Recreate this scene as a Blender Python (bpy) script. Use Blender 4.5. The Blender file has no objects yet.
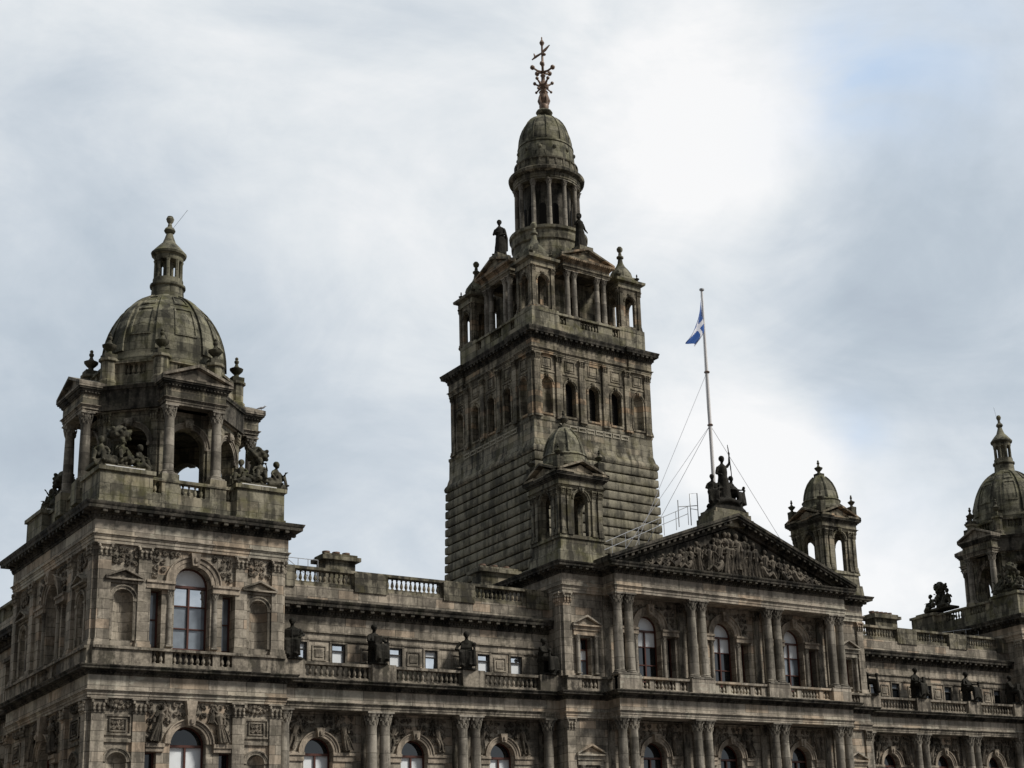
import bpy, bmesh, math, random
from mathutils import Vector, Matrix
random.seed(7)
PI = math.pi
R = math.radians
SC = bpy.context.scene
COL = SC.collection

# ------------------------------------------------------------------ camera
CAM = Vector((-55.964, -68.0, 1.6))
rt = Vector((0.74757466, -0.66033615, -0.07133228))
dn = Vector((0.12290079, 0.24307725, -0.96218961))
fw = Vector((0.65270784, 0.71054178, 0.26287423))
cd = bpy.data.cameras.new('camera')
co = bpy.data.objects.new('camera', cd)
COL.objects.link(co)
m = Matrix.Identity(4)
for i in range(3):
    m[i][0] = rt[i]; m[i][1] = -dn[i]; m[i][2] = -fw[i]; m[i][3] = CAM[i]
co.matrix_world = m
cd.sensor_width = 36.0
cd.sensor_fit = 'HORIZONTAL'
cd.lens = 1543.1 / 1024 * 36.0
cd.shift_x = (512 - 783.4) / 1024
cd.shift_y = (509.4 - 384) / 1024
cd.clip_start = 0.5
cd.clip_end = 5000
SC.camera = co

# ------------------------------------------------------------------ light
SUN_EL, SUN_AZ = R(46), R(142)            # azimuth clockwise from +Y
sdir = Vector((math.sin(SUN_AZ) * math.cos(SUN_EL), math.cos(SUN_AZ) * math.cos(SUN_EL), math.sin(SUN_EL)))
sl = bpy.data.lights.new('sun', 'SUN')
sl.energy = 3.2
sl.angle = R(11)
sl.color = (1.0, 0.95, 0.88)
so = bpy.data.objects.new('sun', sl)
COL.objects.link(so)
so.rotation_euler = (-sdir).to_track_quat('-Z', 'Y').to_euler()

W = bpy.data.worlds.new('World')
SC.world = W
W.use_nodes = True
nt = W.node_tree
for n in list(nt.nodes): nt.nodes.remove(n)
def N(t, **k):
    n = nt.nodes.new(t)
    for a, b in k.items(): setattr(n, a, b)
    return n
def L(a, b): nt.links.new(a, b)
out = N('ShaderNodeOutputWorld')
sky = N('ShaderNodeTexSky', sky_type='NISHITA', sun_disc=False, sun_elevation=SUN_EL, sun_rotation=SUN_AZ)
bg1 = N('ShaderNodeBackground'); bg1.inputs['Strength'].default_value = 0.10
L(sky.outputs[0], bg1.inputs['Color'])
tc = N('ShaderNodeTexCoord')
def wdir(px, py):
    d = rt * ((px - 783.4) / 1543.1) + dn * ((py - 509.4) / 1543.1) + fw
    return d.normalized()
mp = N('ShaderNodeMapping'); mp.inputs['Scale'].default_value = (1.0, 1.0, 1.7)
L(tc.outputs['Generated'], mp.inputs['Vector'])
def noise(scale, detail, rough, off, dist=0.0):
    a = N('ShaderNodeVectorMath', operation='ADD'); a.inputs[1].default_value = off
    L(mp.outputs[0], a.inputs[0])
    n = N('ShaderNodeTexNoise'); n.inputs['Scale'].default_value = scale
    n.inputs['Detail'].default_value = detail; n.inputs['Roughness'].default_value = rough
    n.inputs['Distortion'].default_value = dist
    L(a.outputs[0], n.inputs['Vector'])
    return n
def math_(op, a, b=None, c=None, clamp=False):
    n = N('ShaderNodeMath', operation=op, use_clamp=clamp)
    for i, v in enumerate((a, b, c)):
        if v is None: continue
        if isinstance(v, (int, float)): n.inputs[i].default_value = v
        else: L(v, n.inputs[i])
    return n.outputs[0]
# wavy lookup direction so the brighter parts of the cloud deck get ragged edges
wn = noise(3.2, 6, 0.55, (3.1, 1.7, 9.2))
ws = N('ShaderNodeVectorMath', operation='SUBTRACT'); ws.inputs[1].default_value = (0.5, 0.5, 0.5)
L(wn.outputs['Color'], ws.inputs[0])
wm = N('ShaderNodeVectorMath', operation='SCALE'); wm.inputs['Scale'].default_value = 0.13
L(ws.outputs[0], wm.inputs[0])
wa = N('ShaderNodeVectorMath', operation='ADD')
L(tc.outputs['Generated'], wa.inputs[0]); L(wm.outputs[0], wa.inputs[1])
def blob(px, py, radius_px):
    d = wdir(px, py)
    s = N('ShaderNodeVectorMath', operation='DISTANCE'); s.inputs[1].default_value = d
    L(wa.outputs[0], s.inputs[0])
    r = radius_px / 1543.1
    q = math_('DIVIDE', s.outputs['Value'], r)
    q = math_('POWER', q, 2.0)
    q = math_('MULTIPLY', q, -1.0)
    return math_('EXPONENT', q)
n1 = noise(4.6, 10, 0.58, (0.3, 0.2, 0.1), 0.7)
n2 = noise(1.6, 4, 0.5, (5.3, 2.2, 1.1))
n3 = noise(9.0, 8, 0.6, (8.3, 4.2, 2.1), 0.5)
val = math_('MULTIPLY_ADD', n1.outputs['Fac'], 0.85, -0.425)
val = math_('ADD', val, math_('MULTIPLY_ADD', n3.outputs['Fac'], 0.60, -0.30))
val = math_('ADD', val, math_('MULTIPLY_ADD', n2.outputs['Fac'], 0.30, -0.15))
val = math_('ADD', val, 0.53)
for px, py, rad, amt in ((700, 110, 120, 0.40), (765, 225, 100, 0.26), (640, 30, 150, 0.16), (750, 445, 95, 0.62), (860, 5, 80, .06),
                         (880, 570, 90, 0.42), (940, 430, 60, .18), (330, 120, 280, 0.14), (60, 60, 220, 0.08), (420, 260, 170, .08),
                         (890, 320, 130, -0.24), (960, 240, 90, -.10), (110, 330, 190, -0.17), (300, 500, 150, -0.13), (120, 470, 150, -.08)):
    val = math_('ADD', val, math_('MULTIPLY', blob(px, py, rad), amt))
cr = N('ShaderNodeValToRGB')
e = cr.color_ramp.elements
e[0].position = 0.0; e[0].color = (0.42, 0.48, 0.56, 1)
e[1].position = 1.0; e[1].color = (1.0, 1.0, 1.0, 1)
for p, c in ((0.30, (0.53, 0.60, 0.67)), (0.50, (0.64, 0.70, 0.76)), (0.72, (0.80, 0.84, 0.87))):
    q = e.new(p); q.color = (*c, 1)
L(val, cr.inputs[0])
# thin places where blue shows through
blue = math_('ADD', math_('MULTIPLY', blob(840, 100, 60), 0.5), math_('MULTIPLY', blob(930, 60, 90), 0.4))
blue = math_('ADD', blue, math_('MULTIPLY', blob(850, 418, 30), 0.35))
blue = math_('ADD', blue, math_('MULTIPLY', blob(900, 500, 60), 0.12))
blue = math_('MULTIPLY', blue, math_('MULTIPLY_ADD', n3.outputs['Fac'], 3.0, -0.75, clamp=True), clamp=True)
mixb = N('ShaderNodeMix', data_type='RGBA')
L(blue, mixb.inputs['Factor']); L(cr.outputs[0], mixb.inputs['A'])
mixb.inputs['B'].default_value = (0.40, 0.60, 0.90, 1)
bg2 = N('ShaderNodeBackground'); bg2.inputs['Strength'].default_value = 1.0
L(mixb.outputs['Result'], bg2.inputs['Color'])
# out-of-view sky behind the camera is dimmed to lower fill on the facade
dt = N('ShaderNodeVectorMath', operation='DOT_PRODUCT'); dt.inputs[1].default_value = Vector((0.62, 0.62, 0.48)).normalized()
L(tc.outputs['Generated'], dt.inputs[0])
mr = N('ShaderNodeMapRange', interpolation_type='SMOOTHSTEP')
mr.inputs['From Min'].default_value = -0.5; mr.inputs['From Max'].default_value = 0.72
mr.inputs['To Min'].default_value = 0.22; mr.inputs['To Max'].default_value = 1.0
L(dt.outputs['Value'], mr.inputs['Value'])
# bright sky patch out of view, added to brighten the window reflections
br_ = N('ShaderNodeVectorMath', operation='DISTANCE'); br_.inputs[1].default_value = Vector((0.50, -0.84, 0.20)).normalized()
L(wa.outputs[0], br_.inputs[0])
bq = math_('POWER', math_('DIVIDE', br_.outputs['Value'], 0.24), 2.0)
bb = math_('MULTIPLY', math_('EXPONENT', math_('MULTIPLY', bq, -1.0)), 0.60)
L(math_('ADD', mr.outputs[0], bb), bg2.inputs['Strength'])
ms = N('ShaderNodeMixShader'); ms.inputs[0].default_value = 0.93
L(bg1.outputs[0], ms.inputs[1]); L(bg2.outputs[0], ms.inputs[2])
L(ms.outputs[0], out.inputs['Surface'])

SC.view_settings.view_transform = 'Standard'
SC.view_settings.look = 'None'
SC.view_settings.exposure = 0.0
SC.view_settings.gamma = 1.0
SC.render.engine = 'CYCLES'
SC.render.resolution_x = 1024
SC.render.resolution_y = 768

# ------------------------------------------------------------------ materials
def new_mat(name, rough=0.85, spec=0.25):
    mt = bpy.data.materials.new(name); mt.use_nodes = True
    t = mt.node_tree; b = t.nodes['Principled BSDF']
    b.inputs['Roughness'].default_value = rough
    b.inputs['Specular IOR Level'].default_value = spec
    return mt, t, b
def stone(name, light, mid, dark, soot=0.5, green=(0.10, 0.11, 0.045), moss=0.25, blocks=None, warm=0.0, bump=0.25, joint=0.75, vary=1.0):
    mt, t, b = new_mat(name, 0.9, 0.18)
    n = t.nodes.new; l = t.links.new
    def mth(op, a, bb=None, c=None, clamp=True):
        q = n('ShaderNodeMath'); q.operation = op; q.use_clamp = clamp
        for i, v in enumerate((a, bb, c)):
            if v is None: continue
            if isinstance(v, (int, float)): q.inputs[i].default_value = v
            else: l(v, q.inputs[i])
        return q.outputs[0]
    def nz(vec, scale, det=4, ro=0.6, mapsc=None, off=(0, 0, 0)):
        mp_ = n('ShaderNodeMapping'); mp_.inputs['Scale'].default_value = mapsc or (1, 1, 1); mp_.inputs['Location'].default_value = off
        l(vec, mp_.inputs[0])
        q = n('ShaderNodeTexNoise'); q.inputs['Scale'].default_value = scale; q.inputs['Detail'].default_value = det
        q.inputs['Roughness'].default_value = ro
        l(mp_.outputs[0], q.inputs['Vector']); return q.outputs['Fac']
    def mix(f, a, bb):
        q = n('ShaderNodeMix'); q.data_type = 'RGBA'
        l(f, q.inputs['Factor'])
        for s_, v in (('A', a), ('B', bb)):
            if isinstance(v, tuple): q.inputs[s_].default_value = (*v, 1)
            else: l(v, q.inputs[s_])
        return q.outputs['Result']
    def ramp(f, lo, hi):
        q = n('ShaderNodeMapRange'); q.inputs['From Min'].default_value = lo; q.inputs['From Max'].default_value = hi
        q.interpolation_type = 'SMOOTHSTEP'
        l(f, q.inputs['Value']); return q.outputs[0]
    g = n('ShaderNodeNewGeometry'); pos = g.outputs['Position']
    sp = n('ShaderNodeSeparateXYZ'); l(pos, sp.inputs[0])
    height = None
    fine = nz(pos, 9.0, 5, 0.65)
    big = nz(pos, 0.45, 5, 0.6)
    streak = nz(pos, 1.0, 5, 0.62, (2.6, 2.6, 0.28))
    patch = nz(pos, 1.3, 4, 0.6, None, (7, 3, 1))
    col = mix(ramp(fine, 0.3, 0.7), mid, light)
    if blocks:
        bw, bh = blocks
        u = mth('ADD', sp.outputs[0], sp.outputs[1], clamp=False)
        cv = n('ShaderNodeCombineXYZ'); l(u, cv.inputs[0]); l(sp.outputs[2], cv.inputs[1])
        br = n('ShaderNodeTexBrick'); br.inputs['Scale'].default_value = 1.0
        br.inputs['Brick Width'].default_value = bw; br.inputs['Row Height'].default_value = bh
        br.inputs['Mortar Size'].default_value = 0.014; br.inputs['Mortar Smooth'].default_value = 0.3
        br.inputs['Bias'].default_value = 0.0; br.offset = 0.5; br.squash = 1.0
        br.inputs['Color1'].default_value = (0, 0, 0, 1); br.inputs['Color2'].default_value = (1, 1, 1, 1); br.inputs['Mortar'].default_value = (.5, .5, .5, 1)
        l(cv.outputs[0], br.inputs['Vector'])
        bv = n('ShaderNodeSeparateColor'); l(br.outputs['Color'], bv.inputs[0])
        tone = ramp(bv.outputs[0], 0.0, 1.0)
        dk = tuple(c * 0.50 for c in mid)
        col = mix(mth('MULTIPLY', ramp(bv.outputs[0], 0.45, 0.0), 0.62 * vary), col, dk)
        col = mix(mth('MULTIPLY', ramp(bv.outputs[0], 0.55, 0.85), 0.40 * vary), col, tuple(min(.6, c * 1.30) for c in light))
        if warm > 0:
            wsel = ramp(bv.outputs[0], 0.80, 0.93)
            col = mix(mth('MULTIPLY', wsel, warm), col, (0.46, 0.26, 0.13))
        col = mix(mth('MULTIPLY', br.outputs['Fac'], joint), col, tuple(c * 0.5 for c in dark))
        height = mth('MULTIPLY', br.outputs['Fac'], -1.0, clamp=False)
    worn = nz(pos, 1.7, 6, 0.7, (1, 1, 2.2), (2, 9, 4))
    col = mix(mth('MULTIPLY', ramp(worn, 0.54, 0.66), 0.45), col, tuple(min(.62, c * 1.35) for c in light))
    # soot: streaks and clouds of crust with their own shapes
    s1 = ramp(streak, 0.46, 0.60)
    s2 = ramp(nz(pos, 0.9, 7, 0.68, (1, 1, .8), (4, 4, 8)), 0.47, 0.60)
    st = mth('MULTIPLY', mth('ADD', mth('MULTIPLY', s1, 0.75), mth('MULTIPLY', s2, 0.75)), soot)
    col = mix(st, col, dark)
    # green growth: patches, stronger on upward faces
    sn = n('ShaderNodeSeparateXYZ'); l(g.outputs['Normal'], sn.inputs[0])
    up = ramp(sn.outputs[2], 0.25, 0.9)
    gm = mth('MULTIPLY', ramp(patch, 0.45, 0.68), mth('ADD', mth('MULTIPLY', up, 0.6), 0.5))
    col = mix(mth('MULTIPLY', gm, moss), col, green)
    l(col, b.inputs['Base Color'])
    bm = n('ShaderNodeBump'); bm.inputs['Strength'].default_value = bump; bm.inputs['Distance'].default_value = 0.05
    h = mth('MULTIPLY', fine, 0.6)
    if height is not None: h = mth('ADD', h, height, clamp=False)
    l(h, bm.inputs['Height']); l(bm.outputs[0], b.inputs['Normal'])
    return mt
M = {}
M['wall'] = stone('ashlar_sandstone', (0.450, 0.396, 0.316), (0.303, 0.267, 0.213), (0.026, 0.024, 0.020), 0.60, moss=0.12, blocks=(1.05, 0.43), warm=0.28)
M['frieze'] = stone('pale_sandstone', (0.51, 0.448, 0.363), (0.366, 0.321, 0.258), (0.040, 0.036, 0.030), 0.56, moss=0.08, blocks=(1.7, 0.75), warm=0.34)
M['trim'] = stone('moulded_sandstone', (0.365, 0.320, 0.254), (0.222, 0.195, 0.155), (0.020, 0.018, 0.015), 0.80, moss=0.16)
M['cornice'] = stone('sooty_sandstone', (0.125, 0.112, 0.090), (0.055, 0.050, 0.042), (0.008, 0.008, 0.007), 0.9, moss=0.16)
M['column'] = stone('column_sandstone', (0.37, 0.335, 0.276), (0.255, 0.231, 0.190), (0.036, 0.032, 0.027), 0.65, moss=0.08, blocks=(7.0, 0.85))
M['relief'] = stone('carved_sandstone', (0.25, 0.214, 0.168), (0.135, 0.116, 0.091), (0.013, 0.012, 0.010), 0.8, moss=0.08)
M['stonework'] = stone('arch_moulding_sandstone', (0.46, 0.388, 0.302), (0.31, 0.262, 0.204), (0.036, 0.032, 0.027), 0.62, moss=0.06)
M['rustic'] = stone('rusticated_sandstone', (0.300, 0.274, 0.205), (0.195, 0.179, 0.135), (0.022, 0.021, 0.017), 0.72, green=(0.19, 0.17, 0.055), moss=0.28, blocks=(2.6, 0.625), warm=0.0, bump=.3, joint=.25, vary=.35)
M['dark_relief'] = stone('sooty_carved_sandstone', (0.21, 0.182, 0.143), (0.105, 0.091, 0.072), (0.010, 0.009, 0.008), 0.85, moss=0.08)
M['pale'] = stone('pale_fret_stone', (0.46, 0.42, 0.33), (0.36, 0.33, 0.26), (0.12, 0.11, 0.09), 0.35, moss=0.1)
M['tower'] = stone('tower_sandstone', (0.300, 0.272, 0.205), (0.175, 0.160, 0.120), (0.018, 0.017, 0.014), 0.85, green=(0.20, 0.175, 0.055), moss=0.36, blocks=(1.15, 0.40), warm=0.10)
M['tower_up'] = stone('upper_tower_sandstone', (0.36, 0.315, 0.235), (0.225, 0.197, 0.147), (0.022, 0.020, 0.016), 0.78, green=(0.17, 0.155, 0.05), moss=0.26, blocks=(1.0, 0.40), warm=0.42)
M['mossy'] = stone('mossy_sandstone', (0.310, 0.285, 0.212), (0.195, 0.180, 0.132), (0.022, 0.021, 0.017), 0.8, green=(0.200, 0.190, 0.055), moss=0.50, blocks=(1.1, 0.52), warm=0.08)
M['dome'] = stone('dome_sandstone', (0.250, 0.235, 0.172), (0.150, 0.141, 0.103), (0.020, 0.020, 0.016), 0.8, green=(0.165, 0.16, 0.058), moss=0.42, blocks=(0.9, 0.42))
M['ornament'] = stone('weathered_ornament_stone', (0.125, 0.115, 0.085), (0.060, 0.056, 0.042), (0.009, 0.009, 0.007), 0.75, green=(0.10, 0.105, 0.035), moss=0.45)
M['figure'] = stone('blackened_stone', (0.042, 0.038, 0.031), (0.016, 0.015, 0.012), (0.004, 0.004, 0.003), 0.6, green=(0.035, 0.036, 0.02), moss=0.3)
def flat(name, c, rough=0.6, metal=0.0, spec=0.4, var=0.15, sc=6.0):
    mt, t, b = new_mat(name, rough, spec)
    b.inputs['Metallic'].default_value = metal
    g = t.nodes.new('ShaderNodeNewGeometry'); q = t.nodes.new('ShaderNodeTexNoise'); q.inputs['Scale'].default_value = sc; q.inputs['Detail'].default_value = 5
    t.links.new(g.outputs['Position'], q.inputs['Vector'])
    mx = t.nodes.new('ShaderNodeMix'); mx.data_type = 'RGBA'
    mx.inputs['A'].default_value = (*[max(0, v * (1 - var)) for v in c], 1); mx.inputs['B'].default_value = (*[min(1, v * (1 + var)) for v in c], 1)
    t.links.new(q.outputs['Fac'], mx.inputs['Factor']); t.links.new(mx.outputs['Result'], b.inputs['Base Color'])
    return mt
M['wood'] = flat('red_brown_window_paint', (0.085, 0.028, 0.018), 0.45)
M['dark_frame'] = flat('dark_window_frame', (0.03, 0.028, 0.026), 0.5)
M['white_frame'] = flat('white_window_paint', (0.6, 0.6, 0.58), 0.5)
M['blind_sky_white'] = flat('blind_and_sky_white', (0.80, 0.83, 0.84), 0.35, var=0.16, sc=1.5)  # white blinds, with the sky reflected in the panes put into the colour
M['glass'] = flat('dark_window_glass', (0.012, 0.014, 0.016), 0.04, spec=0.9, var=0.3)
M['skyglass'] = flat('grey_reflecting_glass', (0.20, 0.23, 0.26), 0.08, spec=1.0, var=0.6, sc=1.6)
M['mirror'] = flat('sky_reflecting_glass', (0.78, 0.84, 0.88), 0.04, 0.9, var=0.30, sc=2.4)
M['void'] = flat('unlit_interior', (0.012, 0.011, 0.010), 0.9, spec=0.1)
M['lead'] = flat('lead_roofing', (0.10, 0.105, 0.11), 0.6, 0.2)
M['flash'] = flat('pale_lead_flashing', (0.72, 0.72, 0.70), 0.4)
M['slate'] = flat('slate_roofing', (0.075, 0.07, 0.068), 0.7, sc=3)
M['steel'] = flat('galvanised_steel', (0.42, 0.43, 0.44), 0.45, 0.4)
M['pole'] = flat('white_painted_pole', (0.72, 0.70, 0.68), 0.4)
M['wire'] = flat('wire_rope', (0.50, 0.50, 0.52), 0.5, 0.4)
M['clay'] = flat('clay_chimney_pot', (0.17, 0.11, 0.08), 0.8)
M['gilt'] = flat('weathered_gilt_iron', (0.20, 0.135, 0.095), 0.5, 0.25, var=0.6, sc=4)
M['iron'] = flat('dark_iron', (0.05, 0.05, 0.05), 0.6, 0.4)
M['blue'] = flat('blue_flag_cloth', (0.010, 0.072, 0.28), 0.75, var=0.12)
M['white'] = flat('white_flag_cloth', (0.70, 0.70, 0.72), 0.75, var=0.05)
M['asphalt'] = flat('asphalt', (0.05, 0.05, 0.052), 0.9, sc=2)
M['paving'] = flat('red_grey_paving', (0.095, 0.075, 0.066), 0.85, sc=1.2)
M['kerb'] = flat('granite_kerb', (0.13, 0.125, 0.12), 0.8)
M['lamp'] = flat('white_globe_glass', (0.75, 0.75, 0.73), 0.2)

# ------------------------------------------------------------------ mesh builder
MIR = 1        # -1 while the right-hand half of the symmetrical building is made
class MB:
    def __init__(s): s.v = []; s.f = []; s.mi = []; s.cur = 0; s.mats = []
    def mat(s, k):
        if k not in s.mats: s.mats.append(k)
        s.cur = s.mats.index(k); return s
    def add(s, vs, fs):
        o = len(s.v); s.v += [tuple(p) for p in vs]
        for f in fs: s.f.append([o + i for i in f]); s.mi.append(s.cur)
    def quad(s, *p): s.add(p, [range(len(p))])
    def hexa(s, b, t):      # bottom quad, top quad
        s.add(list(b) + list(t), [(3, 2, 1, 0), (4, 5, 6, 7), (0, 1, 5, 4), (1, 2, 6, 5), (2, 3, 7, 6), (3, 0, 4, 7)])
    def box(s, x0, x1, y0, y1, z0, z1):
        s.hexa([(x0, y0, z0), (x1, y0, z0), (x1, y1, z0), (x0, y1, z0)], [(x0, y0, z1), (x1, y0, z1), (x1, y1, z1), (x0, y1, z1)])
    def fbox(s, F, u0, u1, n0, n1, z0, z1):
        p = lambda u, n, z: F.p(u, n, z)
        s.hexa([p(u0, n0, z0), p(u1, n0, z0), p(u1, n1, z0), p(u0, n1, z0)], [p(u0, n0, z1), p(u1, n0, z1), p(u1, n1, z1), p(u0, n1, z1)])
    def frus(s, cx, cy, hx0, hy0, z0, hx1, hy1, z1):
        s.hexa([(cx - hx0, cy - hy0, z0), (cx + hx0, cy - hy0, z0), (cx + hx0, cy + hy0, z0), (cx - hx0, cy + hy0, z0)],
               [(cx - hx1, cy - hy1, z1), (cx + hx1, cy - hy1, z1), (cx + hx1, cy + hy1, z1), (cx - hx1, cy + hy1, z1)])
    def prism(s, F, pts, n0, n1):
        k = len(pts)
        vs = [F.p(u, n1, z) for u, z in pts] + [F.p(u, n0, z) for u, z in pts]
        fs = [list(range(k)), list(range(2 * k - 1, k - 1, -1))]
        for i in range(k): j = (i + 1) % k; fs.append((i, i + k, j + k, j))
        s.add(vs, fs)
    def lathe(s, cx, cy, prof, seg=16, a0=0.0, a1=2 * PI, rot=0.0, cap=True):
        full = abs(a1 - a0 - 2 * PI) < 1e-6
        k = seg if full else seg + 1
        vs = []
        for r, z in prof:
            for i in range(k):
                a = a0 + (a1 - a0) * i / seg + rot
                vs.append((cx + r * math.cos(a), cy + r * math.sin(a), z))
        fs = []
        for j in range(len(prof) - 1):
            for i in range(seg):
                i2 = (i + 1) % k if full else i + 1
                fs.append((j * k + i, j * k + i2, (j + 1) * k + i2, (j + 1) * k + i))
        if cap and full:
            fs.append(list(range(k))[::-1]); fs.append([(len(prof) - 1) * k + i for i in range(k)])
        s.add(vs, fs)
    def tube(s, pts, rad, seg=6, cap=True):
        pts = [Vector(p) for p in pts]
        if not hasattr(rad, '__len__'): rad = [rad] * len(pts)
        vs = []; pv = None
        for i, p in enumerate(pts):
            d = (pts[min(i + 1, len(pts) - 1)] - pts[max(i - 1, 0)]).normalized()
            a = pv if pv is not None else (Vector((0, 0, 1)) if abs(d.z) < 0.9 else Vector((1, 0, 0)))
            x = (a - d * a.dot(d)).normalized(); y = d.cross(x); pv = x
            for k in range(seg):
                t = 2 * PI * k / seg
                vs.append(p + (x * math.cos(t) + y * math.sin(t)) * rad[i])
        fs = []
        for j in range(len(pts) - 1):
            for k in range(seg):
                k2 = (k + 1) % seg
                fs.append((j * seg + k, j * seg + k2, (j + 1) * seg + k2, (j + 1) * seg + k))
        if cap: fs += [list(range(seg))[::-1], [(len(pts) - 1) * seg + k for k in range(seg)]]
        s.add(vs, fs)
    def ball(s, c, rx, ry=None, rz=None, nu=8, nv=5, mat3=None):
        ry = rx if ry is None else ry; rz = rx if rz is None else rz
        c = Vector(c); vs = []
        def P(v):
            v = Vector(v)
            return c + (mat3 @ v if mat3 else v)
        vs.append(P((0, 0, -rz)))
        for j in range(1, nv):
            a = -PI / 2 + PI * j / nv
            for i in range(nu):
                b = 2 * PI * i / nu
                vs.append(P((rx * math.cos(a) * math.cos(b), ry * math.cos(a) * math.sin(b), rz * math.sin(a))))
        vs.append(P((0, 0, rz)))
        fs = []
        for i in range(nu): fs.append((0, 1 + (i + 1) % nu, 1 + i))
        for j in range(nv - 2):
            for i in range(nu):
                i2 = (i + 1) % nu; o = 1 + j * nu
                fs.append((o + i, o + i2, o + nu + i2, o + nu + i))
        t = len(vs) - 1; o = 1 + (nv - 2) * nu
        for i in range(nu): fs.append((o + i, o + (i + 1) % nu, t))
        s.add(vs, fs)
    def sweep(s, path, prof, closed=False):
        # path: plan points, outward is to the right of travel; prof: closed loop of (out, z)
        P = [Vector((p[0], p[1])) for p in path]; n = len(P); k = len(prof)
        offs = []
        for i in range(n):
            def nrm(a, b):
                d = (b - a).normalized(); return Vector((d.y, -d.x))
            if closed or 0 < i < n - 1:
                a = nrm(P[i - 1], P[i]); b = nrm(P[i], P[(i + 1) % n])
                q = (a + b); q = q / max(0.2, q.dot(a)) if q.length > 1e-6 else a
            elif i == 0: q = nrm(P[0], P[1])
            else: q = nrm(P[-2], P[-1])
            offs.append(q)
        vs = [(P[i].x + offs[i].x * o, P[i].y + offs[i].y * o, z) for i in range(n) for o, z in prof]
        fs = []
        for i in range(n if closed else n - 1):
            j = (i + 1) % n
            for a in range(k):
                b = (a + 1) % k
                fs.append((i * k + a, j * k + a, j * k + b, i * k + b))
        if not closed: fs += [list(range(k)), [(n - 1) * k + a for a in range(k)][::-1]]
        s.add(vs, fs)
    def blocks(s, path, spacing, w, n0, n1, z0, z1, closed=False, inset=0.0):
        P = [Vector((p[0], p[1])) for p in path]; n = len(P)
        for i in range(n if closed else n - 1):
            a = P[i]; b = P[(i + 1) % n]; d = b - a; Ln = d.length
            if Ln < spacing * 0.8: continue
            F = Fr((a.x, a.y), (d.x / Ln, d.y / Ln))
            c = max(1, int((Ln - 2 * inset + (n1 if closed or True else 0)) / spacing)); 
            for q in range(c):
                u = inset + (Ln - 2 * inset) * (q + 0.5) / c
                s.fbox(F, u - w / 2, u + w / 2, n0, n1, z0, z1)
    def build(s, name, mat=None, parent=None, smooth=38, loc=None, recalc=True):
        me = bpy.data.meshes.new(name)
        vs = [(MIR * p[0], p[1], p[2]) for p in s.v] if MIR < 0 else s.v
        fs = [f[::-1] for f in (list(q) for q in s.f)] if MIR < 0 else s.f
        me.from_pydata(vs, [], fs)
        ks = s.mats or [mat]
        for k in ks: me.materials.append(M[k])
        if s.mats: me.polygons.foreach_set('material_index', s.mi)
        if recalc:
            bm = bmesh.new(); bm.from_mesh(me); bmesh.ops.recalc_face_normals(bm, faces=bm.faces); bm.to_mesh(me); bm.free()
        me.shade_smooth(); me.set_sharp_from_angle(angle=R(smooth))
        o = bpy.data.objects.new(name, me); COL.objects.link(o)
        if parent: o.parent = parent
        if loc: o.location = loc
        return o
class Fr:      # frame of a facade: U runs to the right seen from outside, N points outward
    def __init__(s, O, U): s.O = O; s.U = U; s.Nn = (U[1], -U[0])
    def p(s, u, n, z): return (s.O[0] + s.U[0] * u + s.Nn[0] * n, s.O[1] + s.U[1] * u + s.Nn[1] * n, z)
    def xy(s, u, n): q = s.p(u, n, 0); return q[0], q[1]
    def sh(s, n): return Fr(s.xy(0, n), s.U)
    def off(s, u, n=0): return Fr(s.xy(u, n), s.U)
FRONT = lambda x, y: Fr((x, y), (1, 0))
LEFTF = lambda x, y: Fr((x, y), (0, -1))
RIGHTF = lambda x, y: Fr((x, y), (0, 1))
BACKF = lambda x, y: Fr((x, y), (-1, 0))

def empty(name, loc=(0, 0, 0)):
    o = bpy.data.objects.new(name, None); COL.objects.link(o); o.location = loc; return o
def tag(o, label=None, cat=None, group=None, kind=None):
    if label: o['label'] = label
    if cat: o['category'] = cat
    if group: o['group'] = group
    if kind: o['kind'] = kind
    return o

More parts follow.
